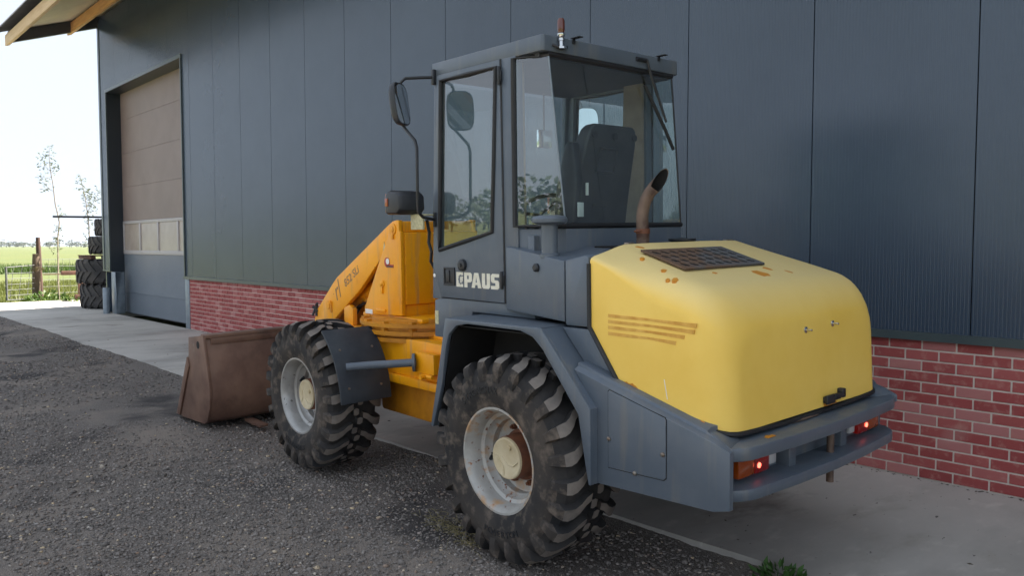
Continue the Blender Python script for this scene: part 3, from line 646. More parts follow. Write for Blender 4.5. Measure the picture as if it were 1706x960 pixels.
def exh(rad_, name, mat_, par):
    q = B(); q.tube(pth, [rad_*1.08]*2+[rad_]*6, 20, caps=False); n_ = 20; t_ = (pth[-1]-pth[-2]).normalized(); cut = Vector((.80, -.55, -.1)).normalized()
    for k in range(len(q.v)-n_, len(q.v)):
        d = (Vector(q.v[k])-pth[-1]).dot(cut); q.v[k] = tuple(Vector(q.v[k]) - t_*(d*2.1) + Vector((0, 0, -d*.5)))
    return part(q, name, mat_, par, smooth=60)
ex_o = exh(.031, 'exhaust_pipe', 'exhaust_rust', LO); exh(.0287, 'pipe_inner', 'hole_black', ex_o)  # second tube is the near-black inside of the pipe
q = B(); q.tube([pth[1]+Vector((0, 0, .005)), pth[1]+Vector((0, 0, .03))], .0365, 20).tube([pth[1]+Vector((-.03, -.03, .017)), pth[1]+Vector((.02, -.045, .017))], .006, 6); part(q, 'pipe_clamp', 'hub_rust', ex_o)
q = B(); q.lathe([(1.63, 0), (1.63, .075), (1.648, .078), (1.652, .06), (1.662, .075), (1.672, .075), (1.676, 0)], (.40, 1.02, 0), 'z', 24); part(q, 'filler_cap', 'black_plastic')
q = B(); q.box(.47, .50, .45, .50, 1.648, 1.664).box(.47, .50, 1.30, 1.36, 1.645, 1.662); part(q, 'bonnet_hinge', 'bolt_steel', bevel=.003)

# ---- cab
YD = .32
q = B(); q.prism([(-.975, 1.07), (-.67, 1.07), (-.59, 1.25), (-.05, 1.25), (-.05, 1.70), (-.10, 1.70), (-.10, 1.318), (-.90, 1.318), (-.968, 1.30)], YD+.006, my(YD+.006), 'y'); cab = part(q, 'cab_tub', 'loader_grey', bevel=.005)
for side in (0, 1):
    f = (lambda y: y) if side == 0 else my
    q = B()
    q.prism([(-.295, 1.30), (-.172, 1.30), (-.182, 2.67), (-.305, 2.67)], f(YD+.003), f(YD+.055), 'y')          # B post
    q.prism([(-.985, 1.31), (-.885, 1.31), (-.955, 1.53), (-.888, 2.67), (-.925, 2.67)], f(YD+.003), f(YD+.055), 'y')  # A post
    part(q, 'cab_post', 'loader_grey', bevel=.004)
    q = B(); q.prism([(-.385, 1.32), (-.185, 1.32), (-.195, 2.66), (-.345, 2.66)], f(YD+.056), f(YD+.085), 'y'); part(q, 'post_trim', 'beige_trim', bevel=.01)
    # door
    do = [(-.882, 2.668), (-.302, 2.668), (-.288, 1.322), (-.882, 1.324), (-.962, 1.53)]
    di = [(-.842, 2.630), (-.330, 2.630), (-.380, 1.722), (-.886, 1.614), (-.884, 1.68)]
    q = B(); q.prism([((x+.6)*1.012-.6, (z-2)*1.006+2) for x, z in do], f(YD+.0045), f(YD+.008), 'y'); 
    q = B(); q.ring(do, di, f(YD-.008), f(YD+.03), 'y'); dor = part(q, 'door', 'loader_grey', bevel=.004, seg=2)
    g = [(x, f(YD+.004), z) for x, z in do]; q = B(); q.tube(g, .0075, 6, closed=True); part(q, 'door_gap', 'rubber', dor)
    q = B(); q.tube([(x, f(YD-.009), z) for x, z in (di[0], ((di[0][0]+di[1][0])/2, di[0][1]), di[1], ((di[1][0]+di[2][0])/2, 2.15), di[2], (-.63, 1.668), di[3], di[4], (-.863, 2.15))], .0135, 8, closed=True); part(q, 'window_seal', 'rubber', dor)
    q = B(); q.add([(x, f(YD-.001), z) for x, z in di], [(0, 1, 2, 3, 4)]); part(q, 'window_glass', 'cab_glass', dor, smooth=0)
    q = B(); q.ring([(-.845, 1.40), (-.735, 1.40), (-.735, 1.51), (-.845, 1.51)], [(-.835, 1.41), (-.745, 1.41), (-.745, 1.50), (-.835, 1.50)], f(YD-.016), f(YD-.006), 'y').box(-.835, -.745, *sorted((f(YD-.011), f(YD-.007))), 1.41, 1.50).box(-.818, -.785, *sorted((f(YD-.017), f(YD-.01))), 1.418, 1.492)
    part(q, 'door_handle', 'black_plastic', dor, bevel=.002)
    q = B(); q.lathe([(0, 0), (0, .036), (-.018, .034), (-.022, .028), (-.022, .012), (-.03, .010), (-.03, 0)] if side == 0 else [(0, 0), (0, .036), (.02, .03), (.02, 0)], (-.655, f(YD-.008), 1.527), n=20); part(q, 'door_lock', 'black_plastic', dor)
    for zz in (1.40, 2.53):
        q = B(); q.tube([(-.300, f(YD-.012), zz), (-.302, f(YD-.012), zz+.10)], .010, 8).box(-.320, -.286, *sorted((f(YD-.012), f(YD-.004))), zz+.02, zz+.08); part(q, 'door_hinge', 'black_plastic', dor, bevel=.002)
# lettering and emblem on the door
def letters(polys, x0, z0, sx, sz, y0, y1):
    b_ = B()
    for poly in polys: b_.prism([(x0+px*sx, z0+pz*sz) for px, pz in poly], y0, y1, 'y')
    return b_
LET = [ # heavy block capitals, unit height
 [(0,0),(0,1),(.62,1),(.62,.80),(.30,.80),(.30,.62),(.40,.62),(.40,.40),(.30,.40),(.30,.20),(.62,.20),(.62,0)],
 [(.42,.28),(.42,.72),(.62,.72),(.62,.60),(.53,.60),(.53,.28)],
 [(.74,0),(.74,1),(1.30,1),(1.44,.90),(1.44,.45),(1.30,.34),(1.02,.34),(1.02,0)],
 [(1.40,0),(1.66,1),(2.02,1),(2.28,0),(1.98,0),(1.94,.20),(1.74,.20),(1.70,0)],
 [(2.34,.12),(2.34,1),(2.62,1),(2.62,.24),(2.76,.24),(2.76,1),(3.04,1),(3.04,.12),(2.92,0),(2.46,0)],
 [(3.12,.0),(3.12,.22),(3.50,.22),(3.50,.40),(3.22,.42),(3.12,.54),(3.12,.88),(3.24,1),(3.82,1),(3.82,.78),(3.42,.78),(3.42,.60),(3.72,.58),(3.82,.46),(3.82,.12),(3.70,0)]]
q = letters(LET, -.722, 1.396, .1035, .088, YD-.0095, YD-.0078); part(q, 'door_lettering', 'white_print', smooth=0)
hole = B()
hole.prism([(-.722+.1035*px, 1.396+.088*pz) for px, pz in ((1.02,.56),(1.02,.80),(1.16,.80),(1.16,.56))], YD-.0102, YD-.0096, 'y')
hole.prism([(-.722+.1035*px, 1.396+.088*pz) for px, pz in ((1.78,.36),(1.84,.70),(1.90,.36))], YD-.0102, YD-.0096, 'y')
gz_ = [( -.722+.1035*(.40+.19*math.cos(rad(t))*(1.25 if (t//20) % 2 else 1)), 1.396+.088*(.5+.30*math.sin(rad(t))*(1.25 if (t//20) % 2 else 1))) for t in range(80, 281, 20)]
hole.prism(gz_ + [(-.722+.1035*.46, 1.396+.088*.25), (-.722+.1035*.46, 1.396+.088*.75)], YD-.0099, YD-.0096, 'y')
part(hole, 'lettering_counter', 'loader_grey', smooth=0)
q = B(); q.prism([(-.722+.1035*px, 1.396+.088*pz) for px, pz in ((.36,.28),(.36,.70),(.44,.70),(.44,.60),(.62,.60),(.62,.40),(.50,.40),(.50,.48),(.44,.48),(.44,.28))], YD-.0108, YD-.0100, 'y'); part(q, 'emblem_mark', 'white_print', smooth=0)
q = B(); q.box(-.965, -.93, YD+.003, YD+.0055, 1.15, 1.235); part(q, 'warning_sticker', 'sticker_cream')
q = B(); q.lathe([(0, 0), (0, .012), (-.002, .012), (-.002, 0)], (-.955, YD-.001, 1.455), n=14); part(q, 'round_sticker', 'sticker_white')
# roof with overhang
q = B(); q.prism([(-.945, YD+.002), (.018, YD+.006), (.030, YD+.02), (.030, my(YD+.02)), (.018, my(YD+.006)), (-.945, my(YD+.002))], 2.664, 2.748, 'z'); roof = part(q, 'cab_roof', 'loader_grey', bevel=.007)
q = B(); q.box(-.90, -.02, YD+.03, my(YD+.03), 2.640, 2.662); part(q, 'roof_liner', 'dark_interior')
# wrap-around rear window
bl, bc = (-.186, YD), (.108, .405); tl_, tc_ = (-.186, YD), (.016, .379); zb_, zt_ = 1.752, 2.652
def pane(p, q_, r_, s_, name='rear_window_pane'):
    n_ = (Vector(q_)-Vector(p)).cross(Vector(s_)-Vector(p)).normalized()*.0025
    b_ = B(); b_.add([p, q_, r_, s_], [(0, 1, 2, 3)]); return b_
RW = B(); RW.tube([(bl[0]-.004, YD-.004, zt_), (bl[0]-.004, YD-.004, zb_), (bc[0], bc[1]-.0, zb_-.002), (bc[0], CY, zb_-.002), (bc[0], my(bc[1]), zb_-.002), (bl[0]-.004, my(YD-.004), zb_), (bl[0]-.004, my(YD-.004), zt_), (tc_[0], my(tc_[1]), zt_), (tc_[0], CY, zt_), (tc_[0], tc_[1], zt_)], .015, 8, closed=True)
rw = part(RW, 'rear_window', 'rubber')
part(pane((bl[0], YD, zb_), (bc[0]-.002, bc[1]-.003, zb_), (tc_[0]-.002, tc_[1]-.003, zt_), (tl_[0], YD, zt_)), 'corner_pane', 'cab_glass', rw, smooth=0)
part(pane((bc[0], bc[1]+.003, zb_), (bc[0], my(bc[1]+.003), zb_), (tc_[0], my(tc_[1]+.003), zt_), (tc_[0], tc_[1]+.003, zt_)), 'rear_pane', 'cab_glass', rw, smooth=0)
part(pane((bc[0]-.002, my(bc[1]-.003), zb_), (bl[0], my(YD), zb_), (bl[0], my(YD), zt_), (tc_[0]-.002, my(tc_[1]-.003), zt_)), 'corner_pane', 'cab_glass', rw, smooth=0)
q = B(); q.tube([(bc[0]+.002, bc[1], zb_), (tc_[0]+.002, tc_[1], zt_)], .005, 6); part(q, 'pane_joint', 'galvanised', rw)
q = B(); q.tube([(bc[0]+.002, my(bc[1]), zb_), (tc_[0]+.002, my(tc_[1]), zt_)], .005, 6); part(q, 'pane_joint', 'rubber', rw)
q = B(); q.prism([(bl[0]-.01, YD+.008), (bc[0]+.006, bc[1]), (bc[0]+.006, my(bc[1])), (bl[0]-.01, my(YD+.008))], 1.30, 1.736, 'z'); part(q, 'window_ledge', 'loader_grey', bevel=.004)
# front screen
q = B(); q.add([(-.955, YD+.06, 1.40), (-.955, my(YD+.06), 1.40), (-.94, my(YD+.06), 2.63), (-.94, YD+.06, 2.63)], [(0, 1, 2, 3)]); part(q, 'windscreen', 'cab_glass', smooth=0)
q = B(); q.box(-.975, -.93, YD+.05, my(YD+.05), 1.30, 1.40); part(q, 'windscreen_sill', 'loader_grey')
# interior: floor, seat, console, wheel
q = B(); q.box(-.93, -.12, YD+.06, my(YD+.06), 1.318, 1.345); part(q, 'cab_floor', 'dark_interior')
q = B()
def rsec(x, yc, w_, z, d): return [(x, yc-w_, z), (x, yc+w_, z), (x-d, yc+w_*.94, z), (x-d, yc-w_*.94, z)]
SX, SY = .125, .92
q.loft([rsec(-.27+SX, SY, .235, 1.62, .10), rsec(-.25+SX, SY, .245, 1.75, .11), rsec(-.205+SX, SY, .235, 1.98, .11), rsec(-.145+SX, SY, .215, 2.22, .11), rsec(-.125+SX, SY, .195, 2.30, .10), rsec(-.125+SX, SY, .17, 2.325, .08)])
seat = part(q, 'seat_back', 'seat_plastic', bevel=.02, seg=3)
for (ya, yb, za, zb2) in ((.90, 1.05, 2.06, 2.19), (.92, 1.04, 1.86, 1.875), (.80, 1.20, 1.70, 1.712)):
    ya += SY-1; yb += SY-1; q = B(); xa_ = -.205+SX+(za-1.98)*.25; xb2 = -.205+SX+(zb2-1.98)*.25
    q.tube([(xa_+.004, ya, za), (xb2+.004, ya, zb2), (xb2+.004, yb, zb2), (xa_+.004, yb, za)], .007, 6, closed=True); part(q, 'seat_rib', 'seat_plastic', seat)
for yy in (.83, 1.0, 1.17):
    q = B(); q.lathe([(0, 0), (0, .02), (.006, .02), (.006, 0)], (-.123+SX, yy+SY-1, 2.26), 'x', 12); part(q, 'seat_button', 'black_plastic', seat)
q = B(); q.loft([rsec(-.20, SY, .23, 1.60, .45), rsec(-.20, SY, .24, 1.72, .45)]); part(q, 'seat_cushion', 'seat_cloth', bevel=.03, seg=3)
q = B(); q.loft([[(x+SX, y_+SY-1, z) for x, z in ((-.36, 1.70), (-.18, 1.70), (-.14, 2.0), (-.17, 2.22), (-.23, 2.22), (-.30, 2.0))] for y_ in (.70, .76)]); part(q, 'arm_rest', 'black_plastic', bevel=.018)
q = B(); q.box(-.142+SX, -.134+SX, .705+SY-1, .75+SY-1, 1.80, 1.88); part(q, 'seat_label', 'sticker_white', bevel=.002)
q = B(); q.box(-.02, .0, .695, .70, 1.92, 1.99); part(q, 'belt_tag', 'sticker_white', bevel=.001)
q = B(); q.box(-.55, -.35, .74, 1.26, 1.345, 1.60); part(q, 'seat_base', 'black_plastic', bevel=.02)
q = B(); q.box(-.92, -.80, .62, 1.18, 1.345, 1.68); part(q, 'dashboard', 'dark_interior', bevel=.03)
q = B(); q.tube([(-.80, .9, 1.55), (-.62, .9, 1.80)], .03, 10); part(q, 'steering_column', 'black_plastic')
ring_ = []
for k in range(24):
    a = 2*PI*k/24; ring_.append((-.62+.19*math.cos(a)*.62, .9+.19*math.sin(a), 1.84+.19*math.cos(a)*.55-.0))
q = B(); q.tube(ring_, .013, 8, closed=True)
for k in (2, 10, 18): q.tube([(-.62, .9, 1.82), ring_[k]], .011, 6)
part(q, 'steering_wheel', 'black_plastic')
q = B(); q.box(-.60, -.30, .40, .52, 1.345, 1.72); part(q, 'side_console', 'beige_trim', bevel=.02)
q = B(); q.tube([(-.55, .46, 1.72), (-.56, .47, 1.86)], .008, 6).lathe([(0, 0), (0, .02), (.04, .022), (.05, 0)], (-.56, .47, 1.86), 'z', 10); part(q, 'joystick', 'black_plastic')
q = B(); q.box(-.87, -.85, 1.12, 1.25, 2.28, 2.40); part(q, 'interior_mirror', 'mirror_glass', bevel=.006)
q = B(); q.tube([(-.86, 1.18, 2.40), (-.86, 1.18, 2.64)], .006, 6); part(q, 'mirror_stem', 'black_plastic')
# exterior mirrors on tubular brackets (both sides), lamp pods
for side in (0, 1):
    f = (lambda y: y) if side == 0 else my
    P_ = [(-.915, f(.315), 2.662), (-.95, f(.23), 2.655), (-.975, f(.145), 2.645), (-.988, f(.122), 2.62), (-.998, f(.12), 2.55), (-1.006, f(.12), 2.42), (-.99, f(.12), 2.375), (-.85, f(.12), 2.265), (-.83, f(.12), 2.22), (-.835, f(.12), 1.90), (-.845, f(.13), 1.845), (-.87, f(.18), 1.815), (-.925, f(.30), 1.80)]
    q = B(); q.tube(P_, .0095, 10); br = part(q, 'mirror_bracket', 'black_plastic')
    for pp in (P_[0], P_[-1]):
        q = B(); q.box(pp[0]-.012, pp[0]+.014, *sorted((f(.30), f(.322))), pp[2]-.045, pp[2]+.045); part(q, 'bracket_plate', 'black_plastic', br, bevel=.003)
    mh = B(); W2, H2_ = .088, .128
    def sq(d, s_): 
        return [Vector((math.copysign(abs(math.cos(t))**.55, math.cos(t))*W2*s_, d, math.copysign(abs(math.sin(t))**.55, math.sin(t))*H2_*s_)) for t in [2*PI*k/28 for k in range(28)]]
    Mx = Matrix.Translation((-.955, f(.095), 2.485)) @ Matrix.Rotation(rad(118 if side == 0 else 62), 4, 'Z') @ Matrix.Rotation(rad(-7), 4, 'X')
    mh.loft([[Mx @ v for v in sq(d, s_)] for d, s_ in ((.040, .55), (.036, .75), (.02, .95), (.0, 1.0), (-.012, .98))]); m_ = part(mh, 'mirror_housing', 'black_plastic', smooth=50)
    q = B(); q.loft([[Mx @ v for v in sq(d, .92)] for d in (-.0125, -.0135)]); part(q, 'mirror_face', 'mirror_glass', m_)
    q = B(); q.tube([(-1.006, f(.12), 2.45), (-.965, f(.105), 2.46)], .012, 8); part(q, 'mirror_clamp', 'black_plastic', m_)
    # lamp pod at the front corner
    q = B(); secs = [[(x, f(.15+.0*k), z) for x, z in ()] for k in ()]
    pod = [(-1.165, 1.835), (-1.175, 1.90), (-1.165, 1.965), (-1.13, 1.985), (-1.03, 1.975), (-1.0, 1.95), (-.995, 1.86), (-1.03, 1.832)]
    q.loft([[(x*1+.0, f(.10), z) for x, z in [((a+1.08)*.86-1.08, (b_-1.905)*.86+1.905) for a, b_ in pod]], [(x, f(.125), z) for x, z in pod], [(x, f(.27), z) for x, z in pod], [(x, f(.29), z) for x, z in [((a+1.08)*.86-1.08, (b_-1.905)*.86+1.905) for a, b_ in pod]]])
    pd_ = part(q, 'lamp_pod', 'black_plastic', bevel=.006)
    q = B(); q.box(-1.155, -1.125, *sorted((f(.094), f(.12))), 1.885, 1.935); part(q, 'marker_lens', 'lens_orange', pd_, bevel=.003)
    q = B(); q.box(-1.19, -1.165, *sorted((f(.12), f(.28))), 1.845, 1.965); part(q, 'indicator_lens', 'lens_orange', pd_, bevel=.005)
    q = B(); q.box(-1.06, -.93, *sorted((f(.22), f(.235))), 1.74, 1.835).box(-1.06, -.93, *sorted((f(.22), f(.32))), 1.826, 1.834); part(q, 'lamp_bracket', 'sticker_cream', pd_, bevel=.002)
# rotating beacon stub, work lamp brackets, wiper
q = B(); q.lathe([(2.68, 0), (2.68, .030), (2.69, .030), (2.695, .014), (2.72, .014), (2.722, .018), (2.735, .018), (2.738, .014), (2.748, .020), (2.76, .020), (2.764, .015), (2.768, 0)], (.048, .445, 0), 'z', 16); bea = part(q, 'beacon_stub', 'chrome')
q = B(); q.lathe([(2.765, 0), (2.765, .016), (2.78, .020), (2.825, .020), (2.838, .014), (2.842, 0)], (.048, .445, 0), 'z', 16); part(q, 'beacon_tip', 'beacon_lens', bea)
q = B(); q.tube([(.03, .40, 2.70), (.055, .42, 2.685), (.055, .47, 2.685), (.035, .50, 2.70)], .008, 8); part(q, 'beacon_clamp', 'black_plastic', bea)
for yy in (.545, 1.27):
    q = B(); q.box(.02, .085, yy-.006, yy+.03, 2.752, 2.757).box(.03, .036, yy, yy+.02, 2.725, 2.752); part(q, 'roof_bracket', 'black_plastic', bevel=.001)
q = B(); q.tube([(.036, 1.07, 2.712), (.038, 1.16, 2.712)], .013, 8).tube([(.046, 1.157, 2.715), (.05, 1.18, 2.64), (.062, 1.215, 2.54), (.078, 1.262, 2.42), (.085, 1.285, 2.36)], .0075, 8).tube([(.046, 1.165, 2.70), (.064, 1.245, 2.50), (.08, 1.27, 2.40)], .004, 6)
wp = part(q, 'wiper_arm', 'black_plastic')
q = B(); q.tube([(.052, 1.125, 2.565), (.068, 1.20, 2.44), (.082, 1.275, 2.32), (.092, 1.345, 2.20)], .010, 6); part(q, 'wiper_blade', 'rubber', wp)

# ---- front: turret, slew ring, chassis, boom, bucket
TP = [(-1.835, 1.70), (-1.825, 1.765), (-1.785, 1.800), (-1.74, 1.808), (-1.700, 1.808), (-1.700, 1.728), (-1.680, 1.722), (-1.682, 1.125), (-2.195, 1.105), (-2.192, 1.158), (-1.975, 1.503)]
q = B(); q.prism(TP, .55, .585, 'y'); turret = part(q, 'turret', 'turret_yellow', bevel=.006)
q = B(); q.prism(TP, my(.585), my(.55), 'y'); part(q, 'turret_cheek', 'turret_yellow', turret, bevel=.006)
q = B(); q.box(-1.90, -1.676, .584, my(.584), 1.20, 1.722).box(-1.84, -1.705, .584, my(.584), 1.722, 1.80).box(-1.95, -1.70, .584, my(.584), 1.11, 1.20); part(q, 'turret_box', 'turret_yellow', turret, bevel=.012)
q = B(); q.box(-2.24, -1.45, .56, my(.56), 1.085, 1.118); part(q, 'turret_base', 'turret_yellow', turret, bevel=.01)
for (xx, zz, r_) in ((-1.775, 1.745, .042), (-1.935, 1.345, .028)):
    q = B(); q.lathe([(0, 0), (0, r_), (-.008, r_), (-.008, r_*.55), (-.016, r_*.5), (-.016, 0)], (xx, .55, zz), n=20).box(xx-.012, xx+.012, .538, .55, zz-.07, zz-.02); part(q, 'pivot_pin', 'turret_yellow', turret, bevel=.002)
q = B(); q.box(-2.01, -1.89, .535, .552, 1.138, 1.16); part(q, 'turret_lug', 'turret_yellow', turret, bevel=.004)
q = B(); q.box(-2.18, -2.08, .5475, .551, 1.112, 1.145); part(q, 'plate_sticker', 'sticker_white', turret)
q = B(); q.lathe([(0, 0), (0, .036), (-.002, .036), (-.002, 0)], (-1.862, .5495, 1.505), n=24).box(-1.872, -1.777, .5475, .5495, 1.468, 1.49); part(q, 'round_badge', 'sticker_red', turret)
q = B(); q.lathe([(0, 0), (0, .022), (-.001, .022), (-.001, 0)], (-1.852, .547, 1.512), n=20); part(q, 'badge_centre', 'sticker_white', turret)
q = B(); q.box(-1.862, -1.782, .5465, .5475, 1.471, 1.481); part(q, 'badge_strip', 'sticker_dark', turret)
q = B(); q.prism([(-1.99, 1.58), (-1.955, 1.585), (-1.972, 1.655)], .5975, .5995, 'y'); part(q, 'warning_triangle', 'sticker_cream', turret)
q = B(); q.lathe([(.955, 0), (.955, .515), (.985, .515), (.985, .475), (1.005, .475), (1.005, .53), (1.035, .53), (1.035, .50), (1.06, .50), (1.06, .54), (1.085, .54), (1.085, .45), (1.11, .45), (1.11, 0)], (-1.80, CY, 0), 'z', 56)
for k in range(14):
    a = 2*PI*k/14; q.box(-1.80+.505*math.cos(a)-.02, -1.80+.505*math.cos(a)+.02, CY+.505*math.sin(a)-.02, CY+.505*math.sin(a)+.02, 1.0, 1.10)
part(q, 'slew_ring', 'slew_ring', smooth=30)
q = B(); q.box(-2.55, -1.06, .47, my(.47), .725, .985).box(-2.45, -1.06, .44, my(.44), .665, .725).box(-1.60, -1.06, .60, my(.60), .96, 1.02); fc = part(q, 'front_chassis', 'turret_yellow', bevel=.008)
q = B(); q.box(-1.32, -1.10, .40, .47, .79, .925); part(q, 'mudguard_mount', 'turret_yellow', fc, bevel=.006)
q = B(); q.tube([(-1.20, .40, .77), (-1.20, .36, .77)], .018, 8).tube([(-1.24, .405, .775), (-1.12, .405, .775)], .014, 8); part(q, 'grease_fitting', 'turret_yellow', fc)
q = B(); q.box(-2.0, -1.2, .55, my(.55), .40, .665); part(q, 'under_frame', 'slew_ring', fc, bevel=.03)
for ax_x in (-2.236, 0):
    q = B(); q.tube([(ax_x, .30, .547), (ax_x, .55, .547), (ax_x, .75, .547), (ax_x, .9, .547), (ax_x, 1.05, .547), (ax_x, 1.25, .547), (ax_x, 1.5, .547)], [.09, .10, .12, .19, .12, .10, .09], 16); part(q, 'axle', 'slew_ring' if ax_x < -1 else 'dark_void')
# boom
def boom_side(): return [(-1.74, 1.79), (-1.86, 1.800), (-1.91, 1.778), (-2.70, 1.362), (-2.76, 1.318), (-3.055, 1.075), (-3.10, 1.00), (-3.22, .70), (-3.45, .40), (-3.60, .34), (-3.62, .22), (-3.38, .20), (-3.05, .50), (-2.92, .84), (-2.815, .98), (-2.63, 1.095), (-2.34, 1.278), (-2.05, 1.508), (-1.78, 1.68)]
q = B(); q.prism(boom_side(), .60, .64, 'y'); boom = part(q, 'boom', 'turret_yellow', bevel=.006)
q = B(); q.prism(boom_side(), my(.64), my(.60), 'y'); part(q, 'boom_cheek', 'turret_yellow', boom, bevel=.006)
q = B(); q.prism([(-1.86, 1.790), (-2.70, 1.350), (-3.05, 1.06), (-3.16, .80), (-3.10, .78), (-3.0, 1.03), (-2.68, 1.31), (-1.86, 1.75)], .638, my(.638), 'y'); part(q, 'boom_web', 'turret_yellow', boom, bevel=.004)
q = B(); q.lathe([(0, 0), (0, .042), (-.010, .042), (-.010, .03), (-.018, .028), (-.018, 0)], (-2.835, .60, 1.125), n=20).box(-2.80, -2.79, .585, .60, 1.07, 1.16); part(q, 'boom_pin', 'turret_yellow', boom)
me = text_mesh('rl', .21, shear=.35); o = link('boom_script', me, ['sticker_script'], boom, 0); o.matrix_local = Matrix.Translation((-2.715, .5995, 1.165)) @ Matrix.Rotation(rad(90), 4, 'X') @ Matrix.Rotation(rad(30), 4, 'Z') @ Matrix.Diagonal((.75, 1, 1, 1))
me = text_mesh('852 SLi', .088, shear=.15, bold=.001); o = link('boom_number', me, ['sticker_script'], boom, 0); o.matrix_local = Matrix.Translation((-2.565, .5995, 1.285)) @ Matrix.Rotation(rad(90), 4, 'X') @ Matrix.Rotation(rad(31), 4, 'Z')
q = B(); q.tube([(-2.88, .75, 1.07), (-2.50, .75, 1.225)], .045, 16).tube([(-2.5, .75, 1.225), (-2.0, .75, 1.43)], .062, 16); part(q, 'lift_cylinder', 'turret_yellow')
q = B(); q.tube([(-2.95, .75, 1.04), (-2.86, .75, 1.078)], .03, 14); part(q, 'cylinder_rod', 'chrome')
q = B(); q.prism([(-2.60, .985), (-2.46, .985), (-2.46, 1.12), (-2.52, 1.15), (-2.60, 1.12)], .60, .64, 'y').box(-2.45, -2.33, .70, .74, .985, 1.20); part(q, 'cylinder_mount', 'turret_yellow', bevel=.005)
for k, dy in enumerate((0, .04)):
    q = B(); q.tube([(-2.70, .69+dy, 1.00), (-2.52, .69+dy, 1.13+.02*k), (-2.30, .69+dy, 1.20), (-2.12, .69+dy, 1.22), (-1.95, .70+dy, 1.17)], .011, 8); part(q, 'hydraulic_hose', 'rubber')
q = B(); q.tube([(-3.02, .62, 1.06), (-3.06, .60, 1.07), (-3.09, .58, 1.10)], .012, 8).tube([(-3.06, .60, 1.02), (-3.06, .60, 1.12)], .014, 8).tube([(-3.10, .58, 1.02), (-3.08, .62, 1.13)], .010, 8).tube([(-3.03, .59, 1.13), (-3.12, .62, 1.08)], .009, 8); part(q, 'hose_coupling', 'black_plastic')
q = B(); q.tube([(-1.0, .30, 1.80), (-.99, .31, 1.72), (-1.005, .315, 1.66), (-.985, .32, 1.60), (-1.01, .33, 1.54), (-1.0, .35, 1.50)], .010, 8); part(q, 'lamp_cable', 'rubber')
# mudguard behind the front wheels, on a bar
for side in (0, 1):
    f = (lambda y: y) if side == 0 else my
    hx, hz = -2.236, .547
    po = arc(hx, hz, .652, 3, 52, 10); pi_ = arc(hx, hz, .636, 3, 52, 10)
    q = B(); q.prism(po+pi_[::-1], f(-.005), f(.385), 'y'); mg = part(q, 'mudguard', 'mudguard_rubber', bevel=.003)
    for a, yy in ((36, .06), (36, .31), (12, .06), (12, .31)):
        x_, z_ = hx+.652*math.cos(rad(a)), hz+.652*math.sin(rad(a)); q = B(); d = Vector((math.cos(rad(a)), 0, math.sin(rad(a))))
        q.tube([Vector((x_, f(yy), z_)), Vector((x_, f(yy), z_))+d*.006], .009, 10); part(q, 'mudguard_bolt', 'bolt_steel', mg)
    q = B(); q.tube([(-1.575, f(.03), .835), (-1.50, f(.16), .842), (-1.30, f(.40), .855)], .027, 14); bar = part(q, 'mudguard_bar', 'loader_grey')
    d = Vector((.2, .24 if side == 0 else -.24, .013)).normalized(); c0 = Vector((-1.315, f(.383), .854))
    q = B(); q.tube([c0, c0+d*.018], .062, 16); part(q, 'bar_flange', 'loader_grey', bar)
# bucket
BP = [(-3.965, .825), (-3.90, .60), (-3.845, .36), (-3.86, .19), (-3.93, .07), (-3.99, .035), (-4.55, .015), (-4.70, .012)]
bi2 = [(-3.985, .825), (-3.922, .60), (-3.868, .36), (-3.882, .20), (-3.945, .092), (-4.0, .058), (-4.55, .035), (-4.70, .020)]
q = B(); q.prism(BP+bi2[::-1], -.02, 1.82, 'y'); bucket = part(q, 'bucket', 'bucket_rust', bevel=.002)
q = B(); q.box(-4.075, -3.94, -.02, 1.82, .800, .832).box(-3.962, -3.935, .02, 1.78, .745, .80); part(q, 'bucket_top_rail', 'bucket_rust', bucket, bevel=.005)
for ya, yb in ((-.045, -.02), (1.82, 1.845)):
    end = [(-3.955, .830), (-4.31, .785), (-4.33, .62), (-4.67, .03), (-4.55, .005), (-4.0, .03), (-3.93, .065), (-3.86, .19), (-3.84, .36), (-3.895, .60)]
    q = B(); q.prism(end, ya, yb, 'y'); ep = part(q, 'bucket_end', 'bucket_rust', bucket, bevel=.003)
    q = B(); yo = ya-.0025 if ya < 0 else yb-.02
    q.lathe([(0, 0), (0, .034), (.0225, .034), (.0225, 0)], (-4.075, yo, .735), n=18); part(q, 'lifting_hole', 'dark_void', ep)
    q = B(); yo = ya-.016 if ya < 0 else yb
    q.prism([(-4.335, .60), (-4.30, .52), (-4.60, .012), (-4.68, .02)], yo, yo+.016, 'y'); part(q, 'side_cutter', 'bucket_rust', ep, bevel=.003)
q = B(); q.prism([(-4.55, -.005), (-4.80, -.002), (-4.55, .014)], -.03, 1.83, 'y'); part(q, 'cutting_edge', 'bucket_rust', bucket)
q = B(); q.box(-3.93, -3.58, .62, .70, .10, .42).box(-3.93, -3.58, 1.10, 1.18, .10, .42).box(-3.88, -3.80, .5, 1.3, .42, .50); part(q, 'quick_hitch', 'bucket_rust', bucket, bevel=.01)
q = B(); q.box(-3.95, -3.62, .30, .38, .005, .03); part(q, 'wear_strip', 'bucket_rust', bucket, bevel=.004)

